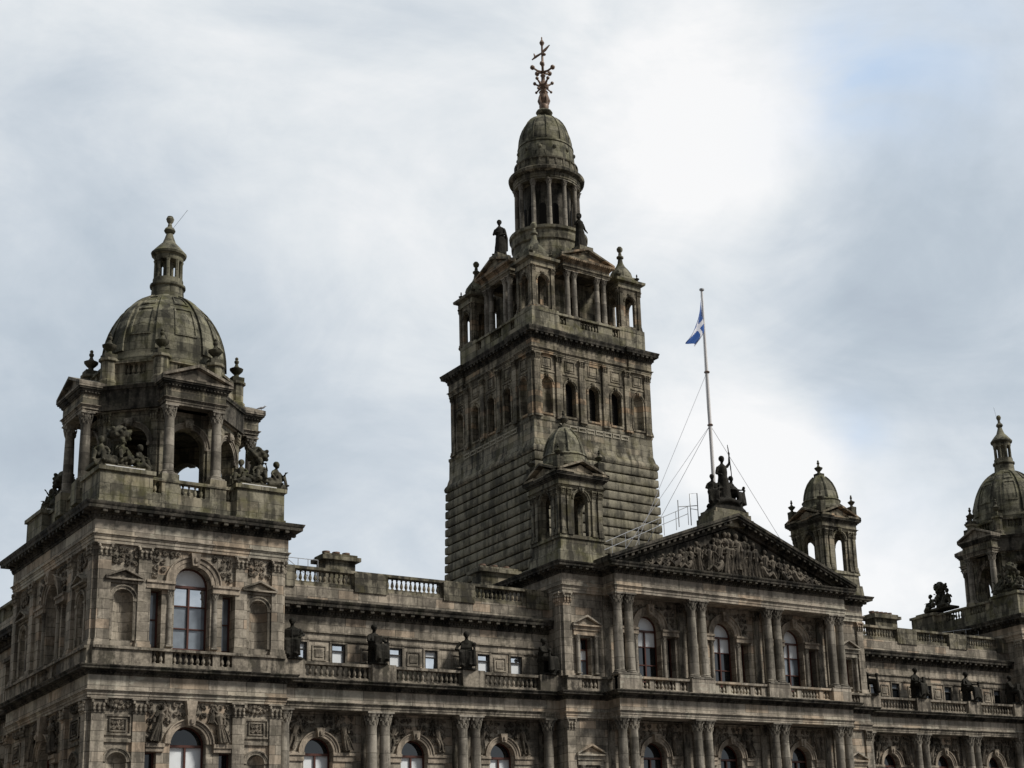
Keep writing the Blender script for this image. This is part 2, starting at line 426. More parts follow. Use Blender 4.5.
# ------------------------------------------------------------------ architectural pieces
def wall(b, F, u0, u1, z0, z1, ops, reveal=0.5, back=False):
    """front sheet with openings (uc, halfwidth, zbottom, zspring, arched) and their reveals"""
    NA = 12
    for side in ((0,) if not back else (0, 1)):
        n = -reveal * side
        cur = u0
        for uc, hw, zb, zs, ar in sorted(ops):
            a, c = uc - hw, uc + hw
            if a > cur + 1e-4: b.quad(F.p(cur, n, z0), F.p(a, n, z0), F.p(a, n, z1), F.p(cur, n, z1))
            if zb > z0 + 1e-4: b.quad(F.p(a, n, z0), F.p(c, n, z0), F.p(c, n, zb), F.p(a, n, zb))
            if ar:
                arc = [(uc - hw * math.cos(PI * i / NA), zs + hw * math.sin(PI * i / NA)) for i in range(NA + 1)]
                for i in range(NA):
                    (p0, q0), (p1, q1) = arc[i], arc[i + 1]
                    b.quad(F.p(p0, n, q0), F.p(p1, n, q1), F.p(p1, n, z1), F.p(p0, n, z1))
            elif zs < z1 - 1e-4:
                b.quad(F.p(a, n, zs), F.p(c, n, zs), F.p(c, n, z1), F.p(a, n, z1))
            cur = c
        if cur < u1 - 1e-4: b.quad(F.p(cur, n, z0), F.p(u1, n, z0), F.p(u1, n, z1), F.p(cur, n, z1))
    for uc, hw, zb, zs, ar in ops:
        a, c = uc - hw, uc + hw; r = -reveal
        b.quad(F.p(a, 0, zb), F.p(a, 0, zs), F.p(a, r, zs), F.p(a, r, zb))
        b.quad(F.p(c, 0, zb), F.p(c, r, zb), F.p(c, r, zs), F.p(c, 0, zs))
        b.quad(F.p(a, 0, zb), F.p(a, r, zb), F.p(c, r, zb), F.p(c, 0, zb))
        if ar:
            arc = [(uc - hw * math.cos(PI * i / NA), zs + hw * math.sin(PI * i / NA)) for i in range(NA + 1)]
            for i in range(NA):
                (p0, q0), (p1, q1) = arc[i], arc[i + 1]
                b.quad(F.p(p0, 0, q0), F.p(p1, 0, q1), F.p(p1, r, q1), F.p(p0, r, q0))
        else: b.quad(F.p(a, 0, zs), F.p(c, 0, zs), F.p(c, r, zs), F.p(a, r, zs))
def ring(b, F, uc, zs, r0, r1, n0, n1, a0=0.0, a1=PI, k=18):
    pin = [(uc - r0 * math.cos(a0 + (a1 - a0) * i / k), zs + r0 * math.sin(a0 + (a1 - a0) * i / k)) for i in range(k + 1)]
    pou = [(uc - r1 * math.cos(a0 + (a1 - a0) * i / k), zs + r1 * math.sin(a0 + (a1 - a0) * i / k)) for i in range(k + 1)]
    for i in range(k):
        q = [pin[i], pou[i], pou[i + 1], pin[i + 1]]
        b.hexa([F.p(u, n0, z) for u, z in q], [F.p(u, n1, z) for u, z in q])
def archivolt(b, F, uc, zs, r0, r1, n=0.10, key=True):
    m1 = r0 + (r1 - r0) * 0.42
    ring(b, F, uc, zs, r0, m1, -0.03, n * 0.55); ring(b, F, uc, zs, m1, r1 - 0.05, -0.03, n * 0.8); ring(b, F, uc, zs, r1 - 0.055, r1, -0.03, n * 1.25)
    if key:
        w0, w1 = 0.09 + 0.06 * r0, 0.13 + 0.1 * r0
        b.prism(F, [(uc - w0, zs + r0 - 0.02), (uc + w0, zs + r0 - 0.02), (uc + w1, zs + r1 + 0.10), (uc - w1, zs + r1 + 0.10)], 0, n * 2.3)
        x, y, z = F.p(uc, n * 2.4, zs + (r0 + r1) / 2); b.ball((x, y, z), 0.09 + .03 * r0, .09, 0.13, 6, 4)
def capital_leaves(b, cx, cy, r, z0, z1, n=8, sq=False):
    h = z1 - z0
    for row, (k, zf, rf) in enumerate(((n, 0.22, 1.06), (n, 0.52, 1.16), (4, 0.80, 1.42))):
        for i in range(k):
            a = 2 * PI * (i + 0.5 * (row % 2)) / k + (PI / 4 if k == 4 else 0)
            c, s_ = math.cos(a), math.sin(a)
            x, y = cx + r * rf * c, cy + r * rf * s_
            b.tube([(x, y, z0 + h * (zf - 0.2)), (cx + r * (rf + .08) * c, cy + r * (rf + .08) * s_, z0 + h * zf), (cx + r * (rf + 0.26) * c, cy + r * (rf + 0.26) * s_, z0 + h * (zf + 0.10)), (cx + r * (rf + 0.2) * c, cy + r * (rf + 0.2) * s_, z0 + h * (zf + 0.02))],
                   [r * 0.2, r * 0.24, r * 0.16, r * 0.06], 5)
def column_mb(r, z0, zc, z1, seg=16, plinth=True):
    """shaft z0..zc, Corinthian capital zc..z1, local at the origin"""
    b = MB()
    if plinth: b.box(-r * 1.38, r * 1.38, -r * 1.38, r * 1.38, z0, z0 + r * 0.35)
    zb = z0 + r * 0.35; H = zc - zb
    pr = [(r * 1.32, zb), (r * 1.38, zb + r * .12), (r * 1.32, zb + r * .26), (r * 1.12, zb + r * .32), (r * 1.12, zb + r * .40), (r * 1.22, zb + r * .5), (r * 1.12, zb + r * .6), (r * 1.0, zb + r * .68)]
    for t in (0.15, 0.3, 0.5, 0.7, 0.85, 0.97): pr.append((r * (1.0 - 0.15 * t ** 1.8), zb + r * .68 + (H - r * .68) * t))
    pr += [(r * 0.95, zc - r * .08), (r * 0.97, zc), (r * 0.84, zc + .02), (r * 0.84, zc + (z1 - zc) * .3), (r * 0.95, zc + (z1 - zc) * .7), (r * 1.2, z1 - (z1 - zc) * .14)]
    b.lathe(0, 0, pr, seg)
    capital_leaves(b, 0, 0, r * .86, zc, z1)
    a = r * 1.28; t = (z1 - zc) * .14
    k = [(a, a), (0, a * .86), (-a, a), (-a * .86, 0), (-a, -a), (0, -a * .86), (a, -a), (a * .86, 0)]
    b.add([(x, y, z1 - t) for x, y in k] + [(x, y, z1) for x, y in k], [range(8), range(15, 7, -1)] + [(i, (i + 1) % 8, 8 + (i + 1) % 8, 8 + i) for i in range(8)])
    return b
MESHC = {}
def place(key, mbf, name, mat, parent, x, y, z=0.0, rz=0.0):
    """one object per repeat, sharing the mesh"""
    if key not in MESHC:
        global MIR
        sv = MIR; MIR = 1
        o = mbf().build(name, mat, parent); MIR = sv
        MESHC[key] = o
    else:
        o = MESHC[key].copy(); o.name = name; COL.objects.link(o); o.parent = parent
    o.location = (MIR * x, y, z); o.rotation_euler = (0, 0, rz * MIR)
    return o
def col_at(parent, F, u, n, r, z0, zc, z1, mat='column', name='column', plinth=True):
    x, y = F.xy(u, n)
    return place(('col', r, round(z0, 3), round(zc, 3), round(z1, 3), mat, plinth), lambda: column_mb(r, z0, zc, z1, plinth=plinth), name, mat, parent, x, y)
def pilaster(b, F, u, hw, d, z0, zc, z1, base=True):
    b.fbox(F, u - hw, u + hw, 0, d, z0 + (0.3 if base else 0), zc)
    if base:
        b.fbox(F, u - hw * 1.25, u + hw * 1.25, 0, d + .07, z0, z0 + .14); b.fbox(F, u - hw * 1.12, u + hw * 1.12, 0, d + .04, z0 + .14, z0 + .3)
    b.fbox(F, u - hw * 1.08, u + hw * 1.08, 0, d + .03, zc, zc + .05)
    b.fbox(F, u - hw * .96, u + hw * .96, 0, d + .01, zc + .05, z1 - .08)
    b.fbox(F, u - hw * 1.28, u + hw * 1.28, 0, d + .1, z1 - .08, z1)
    h = z1 - zc
    for row, zf in enumerate((0.22, 0.5, 0.74)):
        k = 3 if row != 2 else 2
        for i in range(k):
            uu = u + hw * ((i - (k - 1) / 2) * (0.72 if row != 2 else 1.9) )
            p = F.p(uu, d + .06, zc + h * zf); b.ball(p, hw * .27, hw * .27, h * .15, 6, 4)
def pil(par, F, u, hw, d, z0, zc, z1, mat='wall', base=True):
    b = MB(); pilaster(b, F, u, hw, d, z0, zc, z1, base); return b.build('pilaster', mat, par)
def cornice(b, path, z0, z1, over, closed=False, dent=True, mod=True, spacing=0.55):
    h = z1 - z0
    b.sweep(path, [(-0.3, z0), (0.05, z0), (0.09, z0 + h * .12), (0.09, z0 + h * .30), (0.16, z0 + h * .34), (0.16, z0 + h * .52), (over * .86, z0 + h * .56),
                   (over * .88, z0 + h * .76), (over * .93, z0 + h * .80), (over, z1 - h * .04), (over, z1), (-0.3, z1 + 0.02)], closed)
    if dent: b.blocks(path, 0.16, 0.09, 0.08, 0.15, z0 + h * .14, z0 + h * .29, closed, 0.0)
    if mod: b.blocks(path, spacing, 0.19, 0.15, over * .80, z0 + h * .36, z0 + h * .555, closed, -0.15 if not closed else 0)
def architrave(b, path, z0, z1, closed=False):
    h = z1 - z0
    b.sweep(path, [(-0.5, z0), (0.0, z0), (0.0, z0 + h * .34), (0.03, z0 + h * .36), (0.03, z0 + h * .68), (0.06, z0 + h * .70), (0.06, z0 + h * .84), (0.12, z0 + h * .90), (0.12, z1), (-0.5, z1)], closed)
def baluster_prof(z0, z1, r):
    h = z1 - z0
    return [(r * .9, z0), (r * .9, z0 + h * .08), (r * .45, z0 + h * .14), (r * .8, z0 + h * .24), (r * 1.0, z0 + h * .36), (r * .75, z0 + h * .52), (r * .38, z0 + h * .74), (r * .42, z0 + h * .80), (r * .7, z0 + h * .84), (r * .5, z0 + h * .90), (r * .9, z0 + h * .93), (r * .9, z1)]
def balusters(b, F, u0, u1, n, z0, z1, step=0.30, r=0.088):
    k = max(1, int(round((u1 - u0) / step)))
    for i in range(k):
        u = u0 + (u1 - u0) * (i + .5) / k
        x, y = F.xy(u, n); b.lathe(x, y, baluster_prof(z0, z1, r), 7, cap=False)
def balustrade(b, F, u0, u1, n0, n1, zb, zt, open_, rail=0.13, base=0.14, step=0.30):
    """solid dado with baluster openings open_=[(a,b)...]"""
    b.fbox(F, u0, u1, n0, n1, zb, zb + base)
    b.fbox(F, u0, u1, n0 - .05, n1 + .07, zt - rail, zt)
    cur = u0
    for a, c in sorted(open_):
        if a > cur + .01: b.fbox(F, cur, a, n0 + .02, n1 - .02, zb + base, zt - rail)
        balusters(b, F, a, c, (n0 + n1) / 2, zb + base, zt - rail, step)
        cur = c
    if cur < u1 - .01: b.fbox(F, cur, u1, n0 + .02, n1 - .02, zb + base, zt - rail)
RW = random.Random(11)
def window(parent, F, uc, hw, zb, zs, ar, n, frame='wood', panes=('skyglass', 'glass'), mull=1, rails=(0.5,), lunette='blind_sky_white', name='window'):
    b = MB(); t = 0.07
    def pane(k, u0, u1, z0, z1): b.mat(k); b.quad(F.p(u0, n - .03, z0), F.p(u1, n - .03, z0), F.p(u1, n - .03, z1), F.p(u0, n - .03, z1))
    zz = [zb] + [zb + (zs - zb) * q for q in rails] + [zs]
    if name == 'window' and hw > .5 and panes[0] != 'blind_sky_white' and panes[-1] != 'mirror':
        panes = list(panes); panes[RW.randrange(len(panes))] = RW.choice(['glass', 'skyglass', 'glass'])
    for i in range(len(zz) - 1):
        k = panes[min(i, len(panes) - 1)]
        pane(k, uc - hw, uc + hw, zz[i], zz[i + 1])
    if ar:
        b.mat(lunette); K = 14
        arc = [(uc - hw * math.cos(PI * i / K), zs + hw * math.sin(PI * i / K)) for i in range(K + 1)]
        b.add([F.p(uc, n - .03, zs)] + [F.p(u, n - .03, z) for u, z in arc], [(0, i + 1, i + 2) for i in range(K)])
    b.mat(frame)
    b.fbox(F, uc - hw, uc - hw + t, n, n + .07, zb, zs); b.fbox(F, uc + hw - t, uc + hw, n, n + .07, zb, zs)
    b.fbox(F, uc - hw, uc + hw, n, n + .07, zb, zb + t)
    for q in zz[1:]:
        w = t * (1.5 if q == zs and ar else 0.75)
        b.fbox(F, uc - hw + t, uc + hw - t, n, n + (.1 if q == zs else .05), q - w / 2 - (w / 2 if q == zs else 0), q + w / 2 - (w / 2 if q == zs else 0))
    for i in range(mull):
        u = uc - hw + 2 * hw * (i + 1) / (mull + 1)
        b.fbox(F, u - t * .55, u + t * .55, n, n + .08, zb + t, zs - .01)
    if ar: ring(b, F, uc, zs, hw - t, hw, n, n + .07, k=12)
    return b.build(name, None, parent, recalc=False)
def niche(parent, F, uc, hw, zb, zs, mat='wall'):
    b = MB(); K = 8
    xy = lambda a: (uc - hw * math.cos(a), -0.9 * hw * math.sin(a))
    vs = []
    for z in (zb, zs):
        for i in range(K + 1):
            u, n = xy(PI * i / K); vs.append(F.p(u, n, z))
    b.add(vs, [(i, i + 1, K + 2 + i, K + 1 + i) for i in range(K)])
    vs = []
    for j in range(5):
        e_ = PI / 2 * j / 4
        for i in range(K + 1):
            a = PI * i / K
            vs.append(F.p(uc - hw * math.cos(a) * math.cos(e_), -0.9 * hw * math.sin(a) * math.cos(e_), zs + hw * math.sin(e_)))
    b.add(vs, [(j * (K + 1) + i, j * (K + 1) + i + 1, (j + 1) * (K + 1) + i + 1, (j + 1) * (K + 1) + i) for j in range(4) for i in range(K)])
    u = [xy(PI * i / K) for i in range(K + 1)]
    b.add([F.p(a, c, zb) for a, c in u], [range(K + 1)])
    return b.build('niche', mat, parent)
def pediment(b, F, u0, u1, zb, rise, n0, n1, t=0.16, apex_t=None):
    """hollow triangular pediment: base moulding, tympanum, two rakes"""
    uc = (u0 + u1) / 2
    b.prism(F, [(u0 + t, zb + .02), (u1 - t, zb + .02), (uc, zb + rise - t * .6)], n0, n0 + (n1 - n0) * .35)
    for a, c in ((u0, uc), (u1, uc)):
        q = [(a, zb), (c, zb + rise), (c, zb + rise + t), (a - (.0 if a < uc else 0), zb + t * .9)]
        if a > uc: q = q[::-1]
        b.prism(F, q, n0, n1)
    b.fbox(F, u0, u1, n0, n1, zb - t * .8, zb)
def scrolls(b, F, u0, u1, z0, z1, n, mask=None, cell=0.34, seed=1):
    """carved foliage: little spirals, leaves and bosses in relief"""
    rg = random.Random(seed)
    nu = max(1, int((u1 - u0) / cell)); nz_ = max(1, int((z1 - z0) / cell))
    for i in range(nu):
        for j in range(nz_):
            u = u0 + (u1 - u0) * (i + .5 + rg.uniform(-.16, .16)) / nu; z = z0 + (z1 - z0) * (j + .5 + rg.uniform(-.1, .1)) / nz_
            if mask and mask(u, z): continue
            r = cell * .42; d = 1 if (i + j) % 2 else -1; a0 = rg.random() * 6
            pts = []; rad = []
            for k in range(9):
                a = a0 + d * k * .75; q = r * (1 - k / 10)
                pts.append(F.p(u + q * math.cos(a), n + .04 + .006 * k, z + q * math.sin(a))); rad.append(.052 * (1 - k / 14))
            b.tube(pts, rad, 5)
            for k in range(2):
                a = rg.random() * 6.3
                b.ball(F.p(u + r * .9 * math.cos(a), n + .03, z + r * .9 * math.sin(a)), .05, .05, .07, 5, 4)
            b.ball(F.p(u, n + .05, z), .05, .05, .05, 5, 4)
def spandrels(par, F, uc, hw, z0, z1, zs, r, n, seed=3, fig=True):
    for q in (-1, 1):
        b = MB(); rg = random.Random(seed + q)
        scrolls(b, F, uc - hw if q < 0 else uc + .15, uc - .15 if q < 0 else uc + hw, z0, z1, n, mask=lambda u, z: math.hypot(u - uc, z - zs) < r + .14, cell=.3, seed=seed + q)
        if fig:
            bu = uc + q * (hw - .30)
            relief_man(b, F, bu, z0 + .02, (z1 - z0) * .90, n + .07, lean=-q * .24, rg=rg)
            b.tube([F.p(bu, n + .16, z0 + (z1 - z0) * .62), F.p(bu - q * .3, n + .18, z0 + (z1 - z0) * .74), F.p(bu - q * .52, n + .13, z0 + (z1 - z0) * .84)], [.08, .065, .04], 6)
            relief_man(b, F, bu - q * .62, z0 + (z1 - z0) * .50, (z1 - z0) * .46, n + .07, lean=q * .3, rg=rg)
            for k in range(3):
                b.tube([F.p(bu - q * .1, n + .09, z0 + (z1 - z0) * (.55 + .08 * k)), F.p(bu - q * (.38 + .08 * k), n + .08, z0 + (z1 - z0) * (.66 + .09 * k))], [.07, .02], 5)
        b.build('spandrel_carving', 'relief', par)
def relief_man(b, F, u, z, h, n, lean=0.0, rg=random, robe=None, arm=None):
    robe = rg.random() < .55 if robe is None else robe
    L_ = lambda a, c: F.p(u + lean * h * c + a, n, z + h * c)
    P = lambda a, d, c: F.p(u + lean * h * c + a * h, n + d * h, z + h * c)
    b.tube([P(0, .02, .40), P(0, .04, .55), P(0, .04, .72), P(0, .02, .82)], [h * .085, h * .09, h * .115, h * .04], 8)
    b.ball(P(.0, .05, .92), h * .058, h * .058, h * .075, 7, 5)
    b.ball(P(.0, .03, .95), h * .064, h * .064, h * .06, 6, 4)
    for s in (-1, 1):
        b.tube([P(s * .11, .03, .78), P(s * .16, .05, .62), P(s * .10 + rg.uniform(-.08, .12) * s, .12, .52 + rg.uniform(-.06, .22))], [h * .045, h * .036, h * .026], 6)
        if robe:
            pass
        else:
            k = rg.uniform(-.02, .05)
            b.tube([P(s * .05, .03, .45), P(s * .075 + k, .07, .25), P(s * .07, .03, .02)], [h * .065, h * .048, h * .03], 6)
            b.ball(P(s * .08, .08, .015), h * .04, h * .05, h * .025, 5, 4)
    if robe:
        b.tube([P(0, .02, .5), P(0, .03, .3), P(.0, .03, .0)], [h * .095, h * .12, h * .15], 8)
        for k in range(4):
            a = -.09 + .06 * k
            b.tube([P(a * .5, .11, .5), P(a * 1.1, .15, .25), P(a * 1.4, .16, .0)], [h * .016, h * .026, h * .022], 4)
def urn_mb(h):
    b = MB(); s = h
    b.box(-.22 * s, .22 * s, -.22 * s, .22 * s, 0, .16 * s)
    b.lathe(0, 0, [(.15 * s, .16 * s), (.10 * s, .22 * s), (.09 * s, .30 * s), (.17 * s, .38 * s), (.24 * s, .47 * s), (.25 * s, .52 * s), (.13 * s, .57 * s), (.07 * s, .64 * s), (.05 * s, .72 * s), (.085 * s, .78 * s), (.085 * s, .83 * s), (.045 * s, .88 * s), (.065 * s, .93 * s), (.04 * s, .98 * s), (.005, s)], 10)
    return b
def finial_mb(h):
    b = MB(); s = h
    b.lathe(0, 0, [(.34 * s, 0), (.28 * s, .06 * s), (.14 * s, .14 * s), (.13 * s, .22 * s), (.09 * s, .42 * s), (.16 * s, .47 * s), (.16 * s, .52 * s), (.08 * s, .58 * s), (.06 * s, .70 * s), (.14 * s, .78 * s), (.17 * s, .87 * s), (.12 * s, .96 * s), (.005, s)], 10)
    return b
def urn_at(parent, x, y, z, h, mat='ornament', name='urn'):
    return place(('urn', h, mat), lambda: urn_mb(h), name, mat, parent, x, y, z)

# ------------------------------------------------------------------ storey heights shared by the whole front
Z = dict(cap0=12.37, arb=13.0, frz=13.33, crn=13.95, top=14.33, dado=14.42, rail=15.18, base=15.2, ucap=19.1, uarb=19.66, ufrz=20.06, ucrn=20.66, utop=21.22)

hall = empty('city_hall', (0, 4, 0))
tag(hall, 'grand Victorian sandstone city hall with central domed tower, pediment and domed corner pavilions', 'building')
hall.location = (0, 0, 0)

def group(name, b, mat):           # a main part of the hall that carries sub-parts
    return b.build(name, mat, hall)

def arch_window_bay(par, F, uc, seed, lower=True):
    pass

# ---------------------------------------------------------------- wings
def wing(s):
    global MIR
    MIR = s
    X0, X1 = -26.38, -11.05
    F = FRONT(X0, 0.0); W_ = X1 - X0
    bays = [2.46, 7.40, 12.32]; pairs = [(4.84, 5.52), (9.72, 10.44)]; ends = [0.50, 14.73]
    b = MB()
    wall(b, F, 0, W_, 8.6, Z['arb'] + .02, [(u, .72, 8.6, 11.12, True) for u in bays], 0.55)
    wall(b, F, 0, W_, 0, 8.6, [(u, .8, 4.2, 7.2, False) for u in bays] + [], .5)
    aw = []
    for u in bays: aw += [(u - .97, .35, 15.32, 16.30, False), (u + .97, .35, 15.32, 16.30, False)]
    wall(b, F, 0, W_, Z['arb'] + .02, 17.62, aw, 0.28)
    b.fbox(F, 0, W_, -.5, .10, 18.24, 19.02)
    w = group('wing', b, 'wall')
    # attic mouldings, panels
    b = MB()
    b.fbox(F, 0, W_, 0, .07, 15.18, 15.28); b.fbox(F, 0, W_, 0, .06, 16.42, 16.50); b.fbox(F, 0, W_, 0, .09, 16.78, 16.86)
    for u, hw, z0, z1, _ in aw:
        b.fbox(F, u - .45, u - .35, 0, .05, z0 - .04, z1 + .06); b.fbox(F, u + .35, u + .45, 0, .05, z0 - .04, z1 + .06)
        b.fbox(F, u - .45, u + .45, 0.002, .06, z1, z1 + .08)
    for u in [x for x in bays] + [4.93, 9.86]:
        for a, c, d, e_ in ((-.36, .36, 15.44, 15.50), (-.36, .36, 16.12, 16.18)): b.fbox(F, u + a, u + c, 0, .05, d, e_)
        for a in (-.36, .30): b.fbox(F, u + a, u + a + .06, 0, .05, 15.50, 16.12)
        b.fbox(F, u - .2, u + .2, 0, .04, 15.62, 16.0)
    b.build('attic_moulding', 'trim', w)
    b = MB(); b.fbox(F, 0, W_, 0, .09, Z['top'] + .05, 15.17); b.build('shade_dark_plinth', 'cornice', w)  # near-black strip: shade between the balusters put into the colour
    for i, (u, hw, z0, z1, _) in enumerate(aw):
        bright = (s == 1)
        window(w, F, u, hw, z0, z1, False, -.10, 'dark_frame', (('blind_sky_white', 'mirror') if i % 3 else ('mirror', 'blind_sky_white')) if bright else ('glass', 'skyglass'), 0, (0.66,))
    b = MB(); path = [(X0, 0), (X1, 0)]
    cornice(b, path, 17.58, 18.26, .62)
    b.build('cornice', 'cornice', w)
    b = MB()
    Fb = F
    balustrade(b, Fb, 0, W_, -.32, 0.0, 19.02, 19.96, [(1.2, 4.15), (5.98, 9.0), (10.9, 13.9)] , .14, .22, .245)
    for a, c in ((0, 1.15), (4.2, 5.93), (9.05, 10.85), (13.95, W_)):
        b.fbox(F, a, c, -.4, .17, 18.9, 19.86)
    b.build('roof_balustrade', 'tower', w)
    # column storey
    for u in [p for q in pairs for p in q] + ends:
        col_at(w, F, u, .62, .27, 8.8, Z['cap0'], Z['arb'])
    for u in [p for q in pairs for p in q] + ends: pil(w, F, u, .24, .06, 8.8, Z['cap0'], Z['arb'], 'trim')
    pe = [(X0, -.9), (X1, -.9)]
    b = MB(); architrave(b, pe, Z['arb'], Z['frz']); b.fbox(F, 0, W_, 0, .55, Z['arb'] + .01, Z['frz']); b.build('architrave', 'trim', w)
    b = MB(); b.fbox(F, 0, W_, 0.0, .87, Z['frz'], Z['crn']); b.build('frieze', 'frieze', w)
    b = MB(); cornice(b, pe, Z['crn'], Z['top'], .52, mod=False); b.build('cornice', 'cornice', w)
    b = MB(); b.fbox(F, 0, W_, -.01, 1.2, Z['top'] - .02, Z['top'] + .06); b.build('balcony_floor', 'trim', w)
    b = MB()
    balustrade(b, F, 0, W_, .78, 1.02, Z['dado'] - .03, Z['rail'], [(1.2, 4.5), (5.95, 9.35), (10.8, 14.0)], .13, .12, .27)
    for u in (.6, 5.22, 10.1, 14.6): b.fbox(F, u - .62 if u > 1 else 0, u + .62 if u < 14 else W_, .70, 1.20, Z['dado'] - .025, Z['rail'] + .03)
    b.build('balustrade', 'trim', w)
    for k, u in enumerate(bays):
        b = MB()
        archivolt(b, F, u, 11.12, .72, 1.02, .13)
        for q in (-1, 1):
            b.fbox(F, u + q * 1.28 - .58, u + q * 1.28 + .58, 0, .13, 10.98, 11.12); b.fbox(F, u + q * 1.28 - .56, u + q * 1.28 + .56, 0, .07, 10.72, 10.98)
        b.build('arch_surround', 'stonework', w)
        spandrels(w, F, u, 1.72, 11.2, 12.92, 11.12, .98, .0, seed=20 + 3 * k)
        window(w, F, u, .72, 8.6, 11.12, True, -.42, 'wood', ('blind_sky_white', 'blind_sky_white', 'blind_sky_white'), 1, (.35, .68), 'glass')
        window(w, F, u, .8, 4.2, 7.2, False, -.4, 'wood', ('glass', 'skyglass'), 1, (.5,))
    MIR = 1
    return w

# ---------------------------------------------------------------- corner pavilions
def serliana(par, F, uc, zb, zs, r, rout, so_, shw, zt, zrow, wood=True, seed=1, relief=None, panes=('glass', 'skyglass', 'skyglass')):
    """arched window between two slim columns with a narrow light each side"""
    b = MB(); archivolt(b, F, uc, zs, r, rout, .14)
    for q in (-1, 1):
        c = uc + q * (r + .20 + (so_ + shw - r) / 2 - .05); hw = (so_ + shw + .18 - r) / 2
        c = uc + q * (r + hw + .02)
        b.fbox(F, c - hw, c + hw, .0, .22, zs - .11, zs); b.fbox(F, c - hw + .02, c + hw - .02, 0, .16, zs - .32, zs - .11); b.fbox(F, c - hw, c + hw, 0, .19, zs - .36, zs - .32)
    b.build('arch_surround', 'stonework', par)
    for q in (-1, 1):
        col_at(par, F, uc + q * (r + .19), .02, .115, zb, zs - .66, zs - .36, name='window_column')
        window(par, F, uc + q * so_, shw, zb, zt, False, -.5, 'wood', panes[:2], 0, (.5,), name='side_window')
    window(par, F, uc, r, zb, zs, True, -.5, 'wood', panes, 1, (.33, .68), 'blind_sky_white')
    if relief:
        spandrels(par, F, uc, relief, zs + .1, zrow, zs, rout, 0, seed=seed, fig=False)

